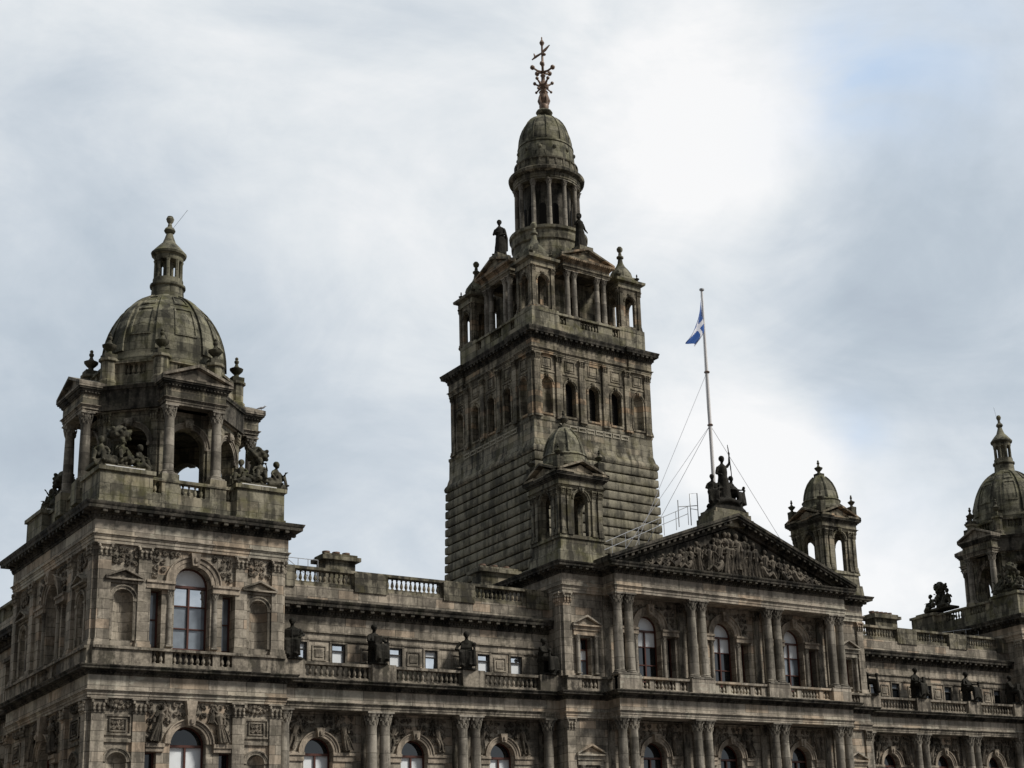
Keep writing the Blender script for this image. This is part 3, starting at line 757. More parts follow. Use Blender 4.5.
def pav_face(par, F, W_, k, seed):
    """one face of a corner pavilion; k stretches the bays"""
    c = W_ / 2; po, pi_ = (W_ / 2 - .32), 2.14 * k; no = (po + pi_) / 2
    b = MB()
    lo = [(c, .78, 8.6, 11.15, True), (c - no, .40, 8.6, 10.35, True), (c + no, .40, 8.6, 10.35, True)]
    for q in (-1, 1): lo.append((c + q * 1.62, .28, 8.6, 10.8, False))
    wall(b, F, 0, W_, 8.6, Z['arb'] + .01, lo, .5)
    wall(b, F, 0, W_, 0, 8.6, [(c, .9, 3.6, 7.0, False), (c - no, .45, 3.6, 6.6, False), (c + no, .45, 3.6, 6.6, False)], .5)
    up = [(c, .80, 14.55, 18.2, True), (c - no, .42, 15.5, 17.3, True), (c + no, .42, 15.5, 17.3, True)]
    for q in (-1, 1): up.append((c + q * 1.60, .26, 14.55, 17.82, False))
    wall(b, F, 0, W_, Z['top'], 19.75, up, .5)
    for q in (-1, 1):
        niche(par, F, c + q * no, .42, 15.5, 17.3); niche(par, F, c + q * no, .40, 8.6, 10.35)
    b.build('wall_face', 'wall', par)
    for u in (c - po, c - pi_, c + pi_, c + po):
        pil(par, F, u, .27, .14, 8.6, Z['cap0'], Z['arb']); pil(par, F, u, .27, .14, Z['rail'] + .03, 19.1, 19.66)
    for q in (-1, 1):
        b = MB()
        u = c + q * no
        archivolt(b, F, u, 17.3, .42, .60, .08, False); b.fbox(F, u - .62, u - .42, 0, .07, 15.5, 17.3); b.fbox(F, u + .42, u + .62, 0, .07, 15.5, 17.3)
        b.fbox(F, u - .66, u - .40, .0, .10, 17.2, 17.31); b.fbox(F, u + .40, u + .66, .0, .10, 17.2, 17.31)
        b.build('niche_moulding', 'trim', par); b = MB()
        b.fbox(F, u - .72, u + .72, 0, .10, 17.96, 18.06)
        pediment(b, F, u - .80, u + .80, 18.16, .36, 0, .26, .09)
        b.build('niche_pediment', 'trim', par); b = MB()
        archivolt(b, F, u, 10.35, .40, .60, .08, False); b.build('niche_moulding', 'trim', par); b = MB()
        for a, t_, zz0, zz1 in ((.56, .08, 11.45, 12.32), (.36, .05, 11.6, 12.17)):
            b.fbox(F, u - a, u + a, 0, .08, zz0, zz0 + t_); b.fbox(F, u - a, u + a, 0, .08, zz1 - t_, zz1)
            b.fbox(F, u - a, u - a + t_, 0, .079, zz0, zz1); b.fbox(F, u + a - t_, u + a, 0, .079, zz0, zz1)
        b.fbox(F, u - .66, u + .66, 0, .09, 11.16, 11.30)
        b.build('panel_frame', 'trim', par)
    for q in (-1, 1):
        b = MB()
        u = c + q * no
        scrolls(b, F, u - .56, u + .56, 18.76, 19.58, 0, cell=.27, seed=seed); b.build('carved_panel', 'relief', par); b = MB()
        scrolls(b, F, u - .28, u + .28, 11.66, 12.1, 0, cell=.18, seed=seed + 1); b.build('carved_panel', 'relief', par); b = MB()
        for i in range(9):
            a = PI * i / 8; b.ball(F.p(u - .5 * math.cos(a), .07, 12.85 - .25 * math.sin(a)), .09, .09, .09, 6, 4)
        scrolls(b, F, u - .45, u + .45, 12.72, 12.96, 0, cell=.22, seed=seed + 2)
        b.build('carved_panel', 'relief', par)
    serliana(par, F, c, 15.32, 18.2, .80, 1.24, 1.60, .26, 17.82, 19.6, seed=seed, relief=1.8, panes=('skyglass', 'skyglass', 'mirror'))
    b = MB(); archivolt(b, F, c, 11.15, .78, 1.08, .16)
    for q in (-1, 1): b.fbox(F, c + q * 1.45 - .40, c + q * 1.45 + .40, 0, .18, 10.98, 11.15); b.fbox(F, c + q * 1.45 - .38, c + q * 1.45 + .38, 0, .12, 10.80, 10.98)
    b.prism(F, [(c - .14, 12.2), (c + .14, 12.2), (c + .24, 12.98), (c - .24, 12.98)], 0, .34); b.build('arch_surround', 'stonework', par)
    spandrels(par, F, c, 1.80, 11.2, 12.95, 11.15, 1.04, 0, seed=seed + 4)
    window(par, F, c, .78, 8.6, 11.15, True, -.42, 'wood', ('blind_sky_white', 'blind_sky_white'), 1, (.5,), 'glass')
    for q in (-1, 1):
        window(par, F, c + q * 1.62, .28, 8.6, 10.8, False, -.4, 'wood', ('glass', 'glass'), 0, (.5,), name='side_window')
    window(par, F, c, .9, 3.6, 7.0, False, -.4, 'wood', ('glass', 'skyglass'), 1, (.5,))
    for q in (-1, 1): window(par, F, c + q * no, .45, 3.6, 6.6, False, -.4, 'wood', ('glass', 'skyglass'), 0, (.5,))
    # dado with balusters below the great window
    b = MB()
    balustrade(b, F, -0.06, W_ + .06, -.02, .26, Z['dado'] - .05, Z['rail'], [(c - .88, c + .88), (c - 1.75, c - 1.2), (c + 1.2, c + 1.75)], .11, .17, .27)
    b.build('balustrade', 'trim', par)

def pavilion(s, bx, by):
    global MIR
    MIR = s
    X0, X1, Y0, Y1 = -34.7, -26.4, -1.5, 9.6
    b = MB()
    b.box(X0 + .6, X1 - .6, Y0 + .62, Y1 - .3, 0, 21.3)
    par = group('corner_pavilion', b, 'void')
    pav_face(par, FRONT(X0, Y0), X1 - X0, 1.0, 40)
    pav_face(par, LEFTF(X0, Y1), Y1 - Y0, 1.28, 60)
    b = MB(); Fr_ = RIGHTF(X1, Y0)
    wall(b, Fr_, 0, Y1 - Y0, 0, 13.0, [], .3); wall(b, Fr_, 0, Y1 - Y0, 14.3, 19.75, [(Y1 - Y0 - 3, .4, 16, 17.6, True)], .3)
    wall(b, BACKF(X1, Y1), 0, X1 - X0, 0, 19.75, [], .3)
    pil(par, Fr_, .3, .27, .10, Z['rail'] + .03, 19.1, 19.66)
    b.build('wall_face', 'wall', par)
    path = [(X0 - .14, Y1), (X0 - .14, Y0 - .14), (X1 + .14, Y0 - .14), (X1 + .14, 0.2)]
    pathu = [(X0 - .14, Y1 + .14), (X0 - .14, Y0 - .14), (X1 + .14, Y0 - .14), (X1 + .14, Y1 + .14)]
    b = MB(); architrave(b, path, Z['arb'], Z['frz']); b.build('architrave', 'frieze', par); b = MB(); architrave(b, pathu, 19.66, 20.06, True); b.build('architrave', 'frieze', par)
    b = MB(); b.sweep(path, [(-.3, Z['frz']), (.02, Z['frz']), (.02, Z['crn']), (-.3, Z['crn'])]); b.build('frieze', 'frieze', par); b = MB(); b.sweep(pathu, [(-.3, 20.06), (.02, 20.06), (.02, 20.68), (-.3, 20.68)], True); b.build('frieze', 'frieze', par)
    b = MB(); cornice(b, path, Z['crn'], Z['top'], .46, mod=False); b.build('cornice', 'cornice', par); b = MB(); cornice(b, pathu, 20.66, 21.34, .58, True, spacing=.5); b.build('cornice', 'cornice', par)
    b = MB(); b.box(X0 - .1, X1 + .1, Y0 - .1, Y1, 21.30, 21.44); b.build('terrace', 'lead', par)
    # attic blocks at the corners, parapet between
    b = MB(); bw = 2.25
    C4 = [(X0 - .0, Y0), (X1 - bw, Y0), (X0, Y1 - 3.2), (X1 - bw, Y1 - 3.2)]
    for x, y in C4:
        b = MB()
        for z0, z1, e_ in ((21.36, 21.62, .06), (21.62, 22.94, 0), (22.94, 23.12, .10)):
            b.box(x - e_, x + bw + e_, y - e_, y + bw + e_, z0, z1)
        b.box(x + .25, x + bw - .25, y + .25, y + bw - .25, 23.12, 23.30)
        o_ = b.build('attic_block', 'mossy', par)
        b = MB(); b.box(x + .25, x + bw - .35, y + .05, y + .12, 23.13, 23.20); b.build('lead_flashing', 'flash', par)
    u1 = X1 - X0
    for F, w_, ext in ((FRONT(X0, Y0 + .3), u1, 0), (LEFTF(X0 + .3, Y1), Y1 - Y0, 1), (RIGHTF(X1 - .3, Y0), Y1 - Y0, 2)):
        a, c = (bw, w_ - bw) if ext == 0 else ((Y1 - (Y1 - 3.2), w_ - bw) if ext == 1 else (bw, Y1 - 3.2 - Y0))
        if ext == 0:
            op = [(a + .12, a + .62), (a + 1.35, c - 1.35), (c - .62, c - .12)]
        else: op = [(a + .9, (a + c) / 2 - .4), ((a + c) / 2 + .4, c - .9)]
        b = MB(); b.fbox(F, a, c, -.3, .02, 21.36, 22.20)
        balustrade(b, F, a, c, -.28, 0, 22.20, 22.98, op, .14, .08, .26)
        b.build('parapet_balustrade', 'mossy', par)
    belvedere(par, bx, by)
    MIR = 1
    return par

def belvedere(par, cx, cy):
    """open octagon with four pedimented porches, balustraded drum, ribbed dome and lantern"""
    zf, zc, za, zfz, zco, zt = 22.95, 26.05, 26.6, 26.92, 27.40, 27.80
    Rd = 3.38       # octagon apothem-ish vertices
    def octo(r, rot=PI / 8): return [(cx + r * math.cos(rot + PI / 4 * k), cy + r * math.sin(rot + PI / 4 * k)) for k in range(8)]
    V = octo(Rd)
    b = MB()
    b.lathe(cx, cy, [(Rd + .25, 21.36), (Rd + .25, 22.7), (Rd + .1, 22.8), (Rd + .1, zf)], 8, rot=PI / 8)
    b.build('podium', 'mossy', par)
    b = MB()
    faces = []
    for k in range(8):
        a, c = V[(k + 1) % 8], V[k]       # travel clockwise so that outward is to the right... checked below
        d = Vector((c[0] - a[0], c[1] - a[1])); Ln = d.length
        F = Fr(a, (d.x / Ln, d.y / Ln))
        mid = F.xy(Ln / 2, 1.0)
        if math.hypot(mid[0] - cx, mid[1] - cy) < math.hypot(F.xy(Ln / 2, 0)[0] - cx, F.xy(Ln / 2, 0)[1] - cy):
            F = Fr(c, (-d.x / Ln, -d.y / Ln))
        faces.append((F, Ln))
        wall(b, F, 0, Ln, zf, za + .02, [(Ln / 2, .80, zf, 25.05, True)], .55, True)
    b.build('belvedere_wall', 'tower', par)
    for F, Ln in faces:
        b = MB()
        archivolt(b, F, Ln / 2, 25.05, .80, 1.06, .12)
        for q in (-1, 1): b.fbox(F, Ln / 2 + q * 1.02 - .24, Ln / 2 + q * 1.02 + .24, 0, .10, 24.9, 25.05)
        b.build('arch_surround', 'trim', par)
        pil(par, F, .2, .17, .09, zf, zc, za, 'tower'); pil(par, F, Ln - .2, .17, .09, zf, zc, za, 'tower')
    # plan of the entablature: breaks forward over the four porches
    pr, hw = 4.10, 1.36
    base = [(-hw, -pr), (hw, -pr)]
    pts = []
    ap = Rd * math.cos(PI / 8) + .12
    for k in range(4):
        a = PI / 2 * k
        ca, sa = math.cos(a), math.sin(a)
        t = ap * math.tan(PI / 8)
        for x, y in ((-t - .0, -ap), (-hw, -ap), (-hw, -pr), (hw, -pr), (hw, -ap), (t, -ap)):
            if abs(abs(x) - t) < 1e-6 and t - hw < .06: continue
            pts.append((cx + x * ca - y * sa, cy + x * sa + y * ca))
    b = MB(); architrave(b, pts, za, zfz, True); b.build('architrave', 'trim', par)
    b = MB(); b.sweep(pts, [(-.6, zfz), (.02, zfz), (.02, zco), (-.6, zco)], True); b.build('frieze', 'tower', par)
    b = MB(); cornice(b, pts, zco, zt, .27, True, mod=False)
    b.lathe(cx, cy, [(Rd + .3, za + .05), (Rd + .3, zt)], 8, rot=PI / 8)
    b.build('cornice', 'cornice', par)
    for k in range(4):
        a = PI / 2 * k; F = Fr((cx, cy), (math.cos(a), math.sin(a)))
        b = MB(); pediment(b, F, -hw - .27, hw + .27, zt + .02, .66, 2.6, pr + .27, .14)
        b.prism(F, [(-hw - .2, zt), (hw + .2, zt), (0, zt + .64)], 2.2, pr + .05)
        b.build('pediment', 'trim', par)
        for q in (-1, 1):
            col_at(par, F, q * 1.08, pr - .26, .235, zf + .30, zc, za, mat='column')
            b = MB(); b.fbox(F, q * 1.08 - .38, q * 1.08 + .38, pr - .64, pr + .12, zf - .75 if True else zf, zf + .30); b.build('pedestal', 'mossy', par)
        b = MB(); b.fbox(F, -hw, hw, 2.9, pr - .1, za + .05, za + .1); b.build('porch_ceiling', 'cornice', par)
    # drum with balustrade
    Vd = octo(Rd - .12)
    b = MB()
    for k in range(8):
        a, c = Vd[(k + 1) % 8], Vd[k]
        d = Vector((a[0] - c[0], a[1] - c[1])); Ln = d.length
        F = Fr(c, (d.x / Ln, d.y / Ln))
        b.fbox(F, 0, Ln, -.4, .0, zt - .1, 28.42)
        balustrade(b, F, .2, Ln - .2, -.32, -.02, 28.42, 29.18, [(.75, Ln - .75)], .13, .06, .27)
    for x, y in Vd:
        b.lathe(x, y, [(.42, zt - .05), (.42, 28.2), (.34, 28.25), (.34, 29.12), (.44, 29.16), (.44, 29.28), (.3, 29.3)], 8, rot=PI / 8)
    b.build('drum_balustrade', 'mossy', par)
    for x, y in Vd: urn_at(par, x, y, 29.3, 1.32)
    # dome
    prof = [(2.78, zt - .1), (2.78, 28.9), (2.74, 29.2), (2.8, 29.4), (2.78, 29.5), (2.74, 29.65)]
    for i in range(0, 15):
        t = i / 14 * R(74); prof.append((2.72 * math.cos(t) + .02, 29.75 + 3.72 * math.sin(t)))
    b = MB(); b.lathe(cx, cy, prof, 32); b.build('dome', 'dome', par)
    b = MB()
    def dp(a, t, o): rr = 2.72 * math.cos(t) + .02 + o * math.cos(t); return (cx + rr * math.cos(a), cy + rr * math.sin(a), 29.75 + 3.72 * math.sin(t) + o * math.sin(t))
    def strip(a0, a1, t0, t1, o=.07, k=8):
        for i in range(k):
            p, q = t0 + (t1 - t0) * i / k, t0 + (t1 - t0) * (i + 1) / k
            b.hexa([dp(a0, p, -.05), dp(a1, p, -.05), dp(a1, q, -.05), dp(a0, q, -.05)], [dp(a0, p, o), dp(a1, p, o), dp(a1, q, o), dp(a0, q, o)])
    for k in range(8):
        a = PI / 8 + PI / 4 * k
        w_ = R(6.5); strip(a - w_, a + w_, .02, R(73), .09, 12)
        g = a + PI / 8
        for t0, t1, wd in ((R(14), R(40), R(11)), (R(47), R(62), R(10))):
            e_ = R(1.6)
            strip(g - wd, g - wd + e_, t0, t1, .05, 5); strip(g + wd - e_, g + wd, t0, t1, .05, 5)
            for tt in (t0, t1): 
                for q in range(4): strip(g - wd + 2 * wd * q / 4, g - wd + 2 * wd * (q + 1) / 4, tt - R(.8), tt + R(.8), .05, 1)
    b.build('dome_rib', 'dome', par)
    # lantern
    b = MB()
    b.lathe(cx, cy, [(.90, 33.1), (.88, 33.3), (.76, 33.4), (.73, 33.95), (.82, 34.0), (.82, 34.12), (.70, 34.17), (.70, 34.42)], 20)
    b.lathe(cx, cy, [(.25, 34.4), (.25, 35.45)], 8)
    for k in range(8):
        a = PI / 8 + PI / 4 * k; b.lathe(cx + .57 * math.cos(a), cy + .57 * math.sin(a), [(.13, 34.42), (.10, 34.5), (.09, 35.3), (.13, 35.42)], 8)
    b.lathe(cx, cy, [(.64, 35.4), (.68, 35.5), (.68, 35.62), (.80, 35.7), (.83, 35.82), (.76, 35.9), (.68, 36.0), (.50, 36.22), (.32, 36.42), (.22, 36.7), (.15, 36.95), (.22, 37.0), (.27, 37.1), (.22, 37.22), (.12, 37.3), (.08, 37.5), (.15, 37.6), (.19, 37.74), (.13, 37.88), (.01, 37.94)], 20)
    b.build('lantern', 'dome', par)
    b = MB(); b.tube([(cx + .1, cy, 37.2), (cx + .75, cy - .25, 38.35)], .008, 4); b.build('lightning_rod', 'iron', par)

# ---------------------------------------------------------------- central block
def central():
    X = 11.05; PX_ = 8.45; Yf = -1.35; Yw = -1.25; Ye = -2.62
    b = MB(); b.box(-X + .6, X - .6, Yf + .65, 10.5, 0, 20.9)
    par = group('central_block', b, 'void')
    Fm = FRONT(-PX_, Yw); W_ = 2 * PX_
    bays = [W_ / 2 - 5.32, W_ / 2, W_ / 2 + 5.32]
    b = MB()
    lo = []; up = []
    for u in bays:
        lo += [(u, .78, 8.6, 11.12, True)]
        up += [(u, .78, 14.5, 18.1, True), (u - 1.5, .27, 14.5, 17.72, False), (u + 1.5, .27, 14.5, 17.72, False)]
    wall(b, Fm, 0, W_, 8.6, Z['arb'], lo, .55); wall(b, Fm, 0, W_, Z['top'], 19.7, up, .55)
    wall(b, Fm, 0, W_, 0, 8.6, [(u, 1.1, 0.3, 6.4, True) for u in bays], .8)
    # flanks
    for sx in (-1, 1):
        F = FRONT(-X if sx < 0 else PX_, Yf); w_ = X - PX_; c = 1.42 if sx < 0 else w_ - 1.42
        wall(b, F, 0, w_, 0, Z['arb'], [(c, .38, 8.6, 10.35, False)], .5); wall(b, F, 0, w_, Z['top'], 19.7, [(c, .34, 15.3, 17.3, False)], .5)
        wall(b, LEFTF(-X, 10.5) if sx < 0 else RIGHTF(X, Yf), 0, 10.5 - Yf, 0, 19.7, [], .3)
        window(par, F, c, .34, 15.3, 17.3, False, -.42, 'wood', ('skyglass', 'blind_sky_white', 'glass'), 0, (.42, .7)); window(par, F, c, .38, 8.6, 10.35, False, -.42, 'wood', ('glass', 'skyglass'), 0, (.6,))
        cp = .26 if sx < 0 else w_ - .26
        pil(par, F, cp, .25, .12, Z['rail'], Z['ucap'], Z['uarb']); pil(par, F, cp, .25, .12, 8.6, Z['cap0'], Z['arb'])
        for zz in (17.72, 10.9):
            t = MB()
            t.fbox(F, c - .78, c + .78, 0, .10, zz - .32, zz - .04); t.fbox(F, c - .84, c + .84, 0, .17, zz - .06, zz + .14)
            pediment(t, F, c - .90, c + .90, zz + .22, .44, 0, .30, .10)
            t.build('window_hood', 'frieze', par)
            for q in (-1, 1): col_at(par, F, c + q * .58, .14, .105, zz - 2.4, zz - .62, zz - .33, name='window_column')
        t = MB(); balustrade(t, F, 0, w_, .06, .30, Z['dado'] - .02, Z['rail'], [(c - .52, c + .52)], .12, .14, .26); t.build('balustrade', 'trim', par)
        # side-face pilasters of the block above the wings
        Fs = LEFTF(-X, 10.5) if sx < 0 else RIGHTF(X, Yf); ls = 10.5 - Yf
        for uu in ((ls - .28, ls - 3.0, ls - 6.0) if sx < 0 else (.28, 3.0, 6.0)): pil(par, Fs, uu, .25, .12, Z['rail'], Z['ucap'], Z['uarb'])
    b.build('wall_face', 'wall', par)
    for i, u in enumerate(bays):
        serliana(par, Fm, u, 15.2, 18.1, .78, 1.22, 1.5, .27, 17.72, 19.5, seed=80 + i, relief=1.75, panes=('glass', 'glass', 'blind_sky_white'))
        b = MB(); archivolt(b, Fm, u, 11.12, .78, 1.08, .14)
        for q in (-1, 1): b.fbox(Fm, u + q * 1.4 - .34, u + q * 1.4 + .34, 0, .16, 10.97, 11.12); b.fbox(Fm, u + q * 1.4 - .32, u + q * 1.4 + .32, 0, .1, 10.7, 10.97)
        b.build('arch_surround', 'stonework', par)
        spandrels(par, Fm, u, 1.75, 11.2, 12.9, 11.12, 1.04, 0, seed=90 + 3 * i)
        window(par, Fm, u, .78, 8.6, 11.12, True, -.5, 'wood', ('glass', 'glass'), 1, (.5,), 'glass')
        window(par, Fm, u, 1.1, .3, 6.4, True, -.7, 'wood', ('glass', 'glass', 'skyglass'), 1, (.6,), 'glass', name='entrance_door')
    # great columns, pilaster responds
    cu = []
    for c in (W_ / 2 - 7.82, W_ / 2 - 2.80, W_ / 2 + 2.80, W_ / 2 + 7.82): cu += [c - .36, c + .36]
    b = MB()
    for u in cu:
        col_at(par, FRONT(-PX_, Ye), u, -.30, .27, Z['rail'] + .04, Z['ucap'], Z['uarb'])
        col_at(par, FRONT(-PX_, Ye), u, -.30, .27, 8.6, Z['cap0'], Z['arb'])
        pil(par, Fm, u, .22, .09, Z['rail'], Z['ucap'], Z['uarb'], 'trim'); pil(par, Fm, u, .22, .09, 8.6, Z['cap0'], Z['arb'], 'trim')
    path = [(-X - .02, 10.5), (-X - .02, Yf - .14), (-PX_ - .02, Yf - .14), (-PX_ - .02, Ye), (PX_ + .02, Ye), (PX_ + .02, Yf - .14), (X + .02, Yf - .14), (X + .02, 10.5)]
    pathl = [(-X - .02, .3)] + path[1:-1] + [(X + .02, .3)]
    Fp = FRONT(-PX_, Ye)
    for pp, z0, z1, z2, z3, ov, md in ((pathl, Z['arb'], Z['frz'], Z['crn'], Z['top'], .52, False), (path, Z['uarb'], Z['ufrz'], Z['ucrn'], Z['utop'], .62, True)):
        b = MB(); architrave(b, pp, z0, z1); b.fbox(Fp, 0, W_, -1.3, -.05, z0 + .03, z1); b.build('architrave', 'frieze', par)
        b = MB(); b.sweep(pp, [(-.4, z1), (.02, z1), (.02, z2), (-.4, z2)]); b.build('frieze', 'frieze', par)
        b = MB(); cornice(b, pp, z2, z3, ov, mod=md, spacing=.46); b.build('cornice', 'cornice', par)
    b = MB(); b.fbox(Fp, 0, W_, -1.35, .2, Z['top'] - .02, Z['dado']); b.fbox(FRONT(-X, Yf), 0, 2 * X, -.01, .3, Z['top'] - .015, Z['dado'] - .01); b.build('balcony_floor', 'trim', par)
    b = MB(); ped = []
    for c in (W_ / 2 - 7.82, W_ / 2 - 2.80, W_ / 2 + 2.80, W_ / 2 + 7.82): ped.append((max(0, c - .82), min(W_, c + .82)))
    op = []
    for u in bays: op += [(u - .72, u + .72), (u - 1.55, u - 1.02), (u + 1.02, u + 1.55)]
    balustrade(b, Fp, 0, W_, -.42, -.16, Z['dado'] - .02, Z['rail'], op, .12, .14, .26)
    for a, c in ped: b.fbox(Fp, a, c, -.62, .04, Z['dado'] - .025, Z['rail'] + .04)
    b.build('balustrade', 'frieze', par)
    # pediment
    hb = PX_ + .62; zb = Z['utop']; rise = 3.38; n0 = -1.1
    b = MB(); b.prism(Fp, [(W_ / 2 - hb + .9, zb), (W_ / 2 + hb - .9, zb), (W_ / 2, zb + rise - .42)], n0, -.12); b.build('tympanum', 'cornice', par)
    b = MB()
    for q in (-1, 1):
        L0 = (W_ / 2 + q * (hb + .05), zb - .02); A = (W_ / 2, zb + rise)
        sl_ = rise / hb
        def band(o0, o1, n1_):
            pp = [(L0[0] - q * o0 / sl_ * 0, L0[1] + o0), (A[0], A[1] + o0), (A[0], A[1] + o1), (L0[0], L0[1] + o1)]
            if q > 0: pp = pp[::-1]
            b.prism(Fp, pp, n0, n1_)
        band(-.0, .14, .56); band(.14, .30, .64); 
        pp = [(L0[0] - q * .9, L0[1] + .02), (A[0], A[1] - .34), (A[0], A[1] - .001), (L0[0] - q * .02, L0[1] - .0)]
        if q > 0: pp = pp[::-1]
        b.prism(Fp, pp, n0, .06)
        for i in range(21):        # raking modillions
            t = (i + .8) / 22
            u = L0[0] + (A[0] - L0[0]) * t; z = L0[1] + (A[1] - L0[1]) * t - .005
            d = .095; dz = d * sl_ * -q
            b.hexa([Fp.p(u - d, .05, z - .16 - dz * -1 * 1), Fp.p(u + d, .05, z - .16 + dz * 1), Fp.p(u + d, .50, z - .16 + dz), Fp.p(u - d, .50, z - .16 - dz)],
                   [Fp.p(u - d, .05, z - dz), Fp.p(u + d, .05, z + dz), Fp.p(u + d, .50, z + dz), Fp.p(u - d, .50, z - dz)])
    b.build('raking_cornice', 'cornice', par)
    # carved assembly of figures in the tympanum
    rg = random.Random(5); b = MB()
    for row, (nn, hf, dep, off) in enumerate(((34, .86, -.04, .02), (26, .93, .12, .0), (9, .5, .26, .0))):
        for i in range(nn):
            x = -hb + 1.5 + (2 * hb - 3.0) * (i + .5 + rg.uniform(-.2, .2)) / nn
            head = rise * (1 - abs(x) / hb) - .50
            h = min(head * hf * rg.uniform(.88, 1.02), 2.05)
            z0_ = zb + (.0 if row == 1 else max(0.0, min(head - 2.0, .55)))
            if h < .42: continue
            if h > 1.15: relief_man(b, Fp, W_ / 2 + x, z0_, h, dep, lean=rg.uniform(-.12, .12), rg=rg)
            else:      # crouching or reclining near the corners
                q = 1 if x > 0 else -1
                hh = h
                P = lambda a, d, c: Fp.p(W_ / 2 + x + a * hh * q, dep + d * hh, zb + hh * c)
                b.tube([P(.25, .1, .18), P(.05, .12, .32), P(-.15, .12, .62), P(-.2, .1, .78)], [hh * .17, hh * .18, hh * .19, hh * .07], 7)
                b.ball(P(-.22, .14, .90), hh * .11, hh * .11, hh * .13, 7, 5)
                b.tube([P(.2, .16, .2), P(.55, .2, .42), P(.85, .15, .10)], [hh * .14, hh * .11, hh * .07], 6)
                b.tube([P(-.15, .2, .66), P(.1, .28, .5), P(.35, .26, .56)], [hh * .07, hh * .06, hh * .04], 5)
    relief_man(b, Fp, W_ / 2, zb + .35, 2.15, .16, 0, rg, True)
    for q in (-1, 1): b.tube([Fp.p(W_ / 2 + q * .5, .18, zb + .1), Fp.p(W_ / 2 + q * .55, .2, zb + 1.2)], [.16, .12], 6)
    b.fbox(Fp, W_ / 2 - .9, W_ / 2 + .9, -.2, .22, zb, zb + .34)
    b.build('tympanum_figures', 'dark_relief', par)
    # roof behind, plinth for the crowning group
    b = MB(); b.prism(FRONT(0, 0), [(-hb, zb + .1), (hb, zb + .1), (0, zb + rise + .2)], -9.5, 1.6)
    b.box(-X - .3, X + .3, Yf - .2, 10.6, 21.16, 21.30); b.build('roof', 'slate', par)
    b = MB()
    for z0, z1, h_ in ((24.2, 24.72, 1.55), (24.72, 25.0, 1.38), (25.0, 25.22, 1.22)): b.box(-h_, h_, -2.75 + .1 * (1.35 - h_), -1.3, z0, z1)
    b.build('crowning_plinth', 'mossy', par)
    for q in (-1, 1):
        bb = MB(); MIRt = q
        cx = q * 8.75; cy = -2.75
        bb.box(cx - .3, cx + .3, cy - .2, cy + .3, 21.3, 21.5)
        bb.build('corner_block', 'cornice', par)
    return par

def turret(s):
    global MIR
    MIR = s
    cx, cy, h = -9.68, -.12, 1.36
    b = MB(); b.box(cx - h + .3, cx + h - .3, cy - h + .3, cy + h - .3, 21.25, 22.8)
    par = group('turret', b, 'mossy')
    b = MB()
    b.frus(cx, cy, h + .22, h + .22, 21.22, h + .16, h + .16, 21.95); b.frus(cx, cy, h + .06, h + .06, 21.95, h + .03, h + .03, 22.62)
    b.frus(cx, cy, h + .12, h + .12, 22.62, h + .10, h + .10, 22.80)
    b.build('turret_base', 'mossy', par)
    b = MB(); t = MB()
    for k in range(4):
        a = PI / 2 * k
        U = (math.cos(a), math.sin(a)); F = Fr((cx - h * U[0] - h * -U[1] * -1 * 0, cy - h * U[1]), U)
        F = Fr((cx + U[1] * h - U[0] * h, cy - U[0] * h - U[1] * h), U)
        wall(b, F, 0, 2 * h, 22.8, 25.45, [(h, .46, 22.85, 24.85, True)], .32, True)
        archivolt(t, F, h, 24.85, .46, .60, .07)
        for u in (.16, .56, 2 * h - .56, 2 * h - .16): pil(par, F, u, .13, .09, 22.8, 25.0, 25.4, 'tower')
        t.build('arch_surround', 'tower', par); t = MB()
    b.build('turret_wall', 'tower', par)
    sq = [(cx - h - .09, cy + h + .09), (cx - h - .09, cy - h - .09), (cx + h + .09, cy - h - .09), (cx + h + .09, cy + h + .09)]
    b = MB(); architrave(b, sq, 25.4, 25.58, True); b.sweep(sq, [(-.3, 25.58), (.02, 25.58), (.02, 25.9), (-.3, 25.9)], True)
    b.box(cx - h, cx + h, cy - h, cy + h, 25.46, 25.56)
    b.build('frieze', 'tower', par)
    b = MB(); cornice(b, sq, 25.88, 26.18, .28, True, mod=False, dent=False); b.build('cornice', 'cornice', par)
    b = MB()
    for k in range(4):
        a = PI / 2 * k; F = Fr((cx, cy), (math.cos(a), math.sin(a)))
        pediment(b, F, -h - .36, h + .36, 26.24, .70, .6, h + .36, .13)
        b.prism(F, [(-h - .2, 26.16), (h + .2, 26.16), (0, 26.8)], .1, h + .1)
    b.build('pediment', 'tower_up', par)
    b = MB()
    b.box(cx - .98, cx + .98, cy - .98, cy + .98, 26.2, 27.25)
    b.lathe(cx, cy, [(1.32, 26.9), (1.32, 27.05), (1.24, 27.15), (1.2, 27.5), (1.26, 27.55), (1.14, 27.68), (1.08, 28.0), (.98, 28.35), (.82, 28.7), (.60, 29.0), (.40, 29.2), (.34, 29.3), (.2, 29.36)], 20)
    for k in range(8):
        a = PI / 4 * k + PI / 8
        pr = [(1.16, 27.66), (1.10, 28.0), (1.0, 28.35), (.84, 28.7), (.62, 29.0), (.42, 29.2)]
        b.tube([(cx + r_ * math.cos(a), cy + r_ * math.sin(a), z) for r_, z in pr], .07, 5)
    b.build('dome', 'dome', par)
    urn_at(par, cx, cy, 29.3, 1.1, 'ornament', 'finial')
    for a in (-1, 1):
        for c in (-1, 1):
            x, y = cx + a * (h - .02), cy + c * (h - .02)
            b = MB(); b.box(x - .2, x + .2, y - .2, y + .2, 26.1, 26.95); b.build('pedestal', 'ornament', par)
            urn_at(par, x, y, 26.95, .95)
    MIR = 1

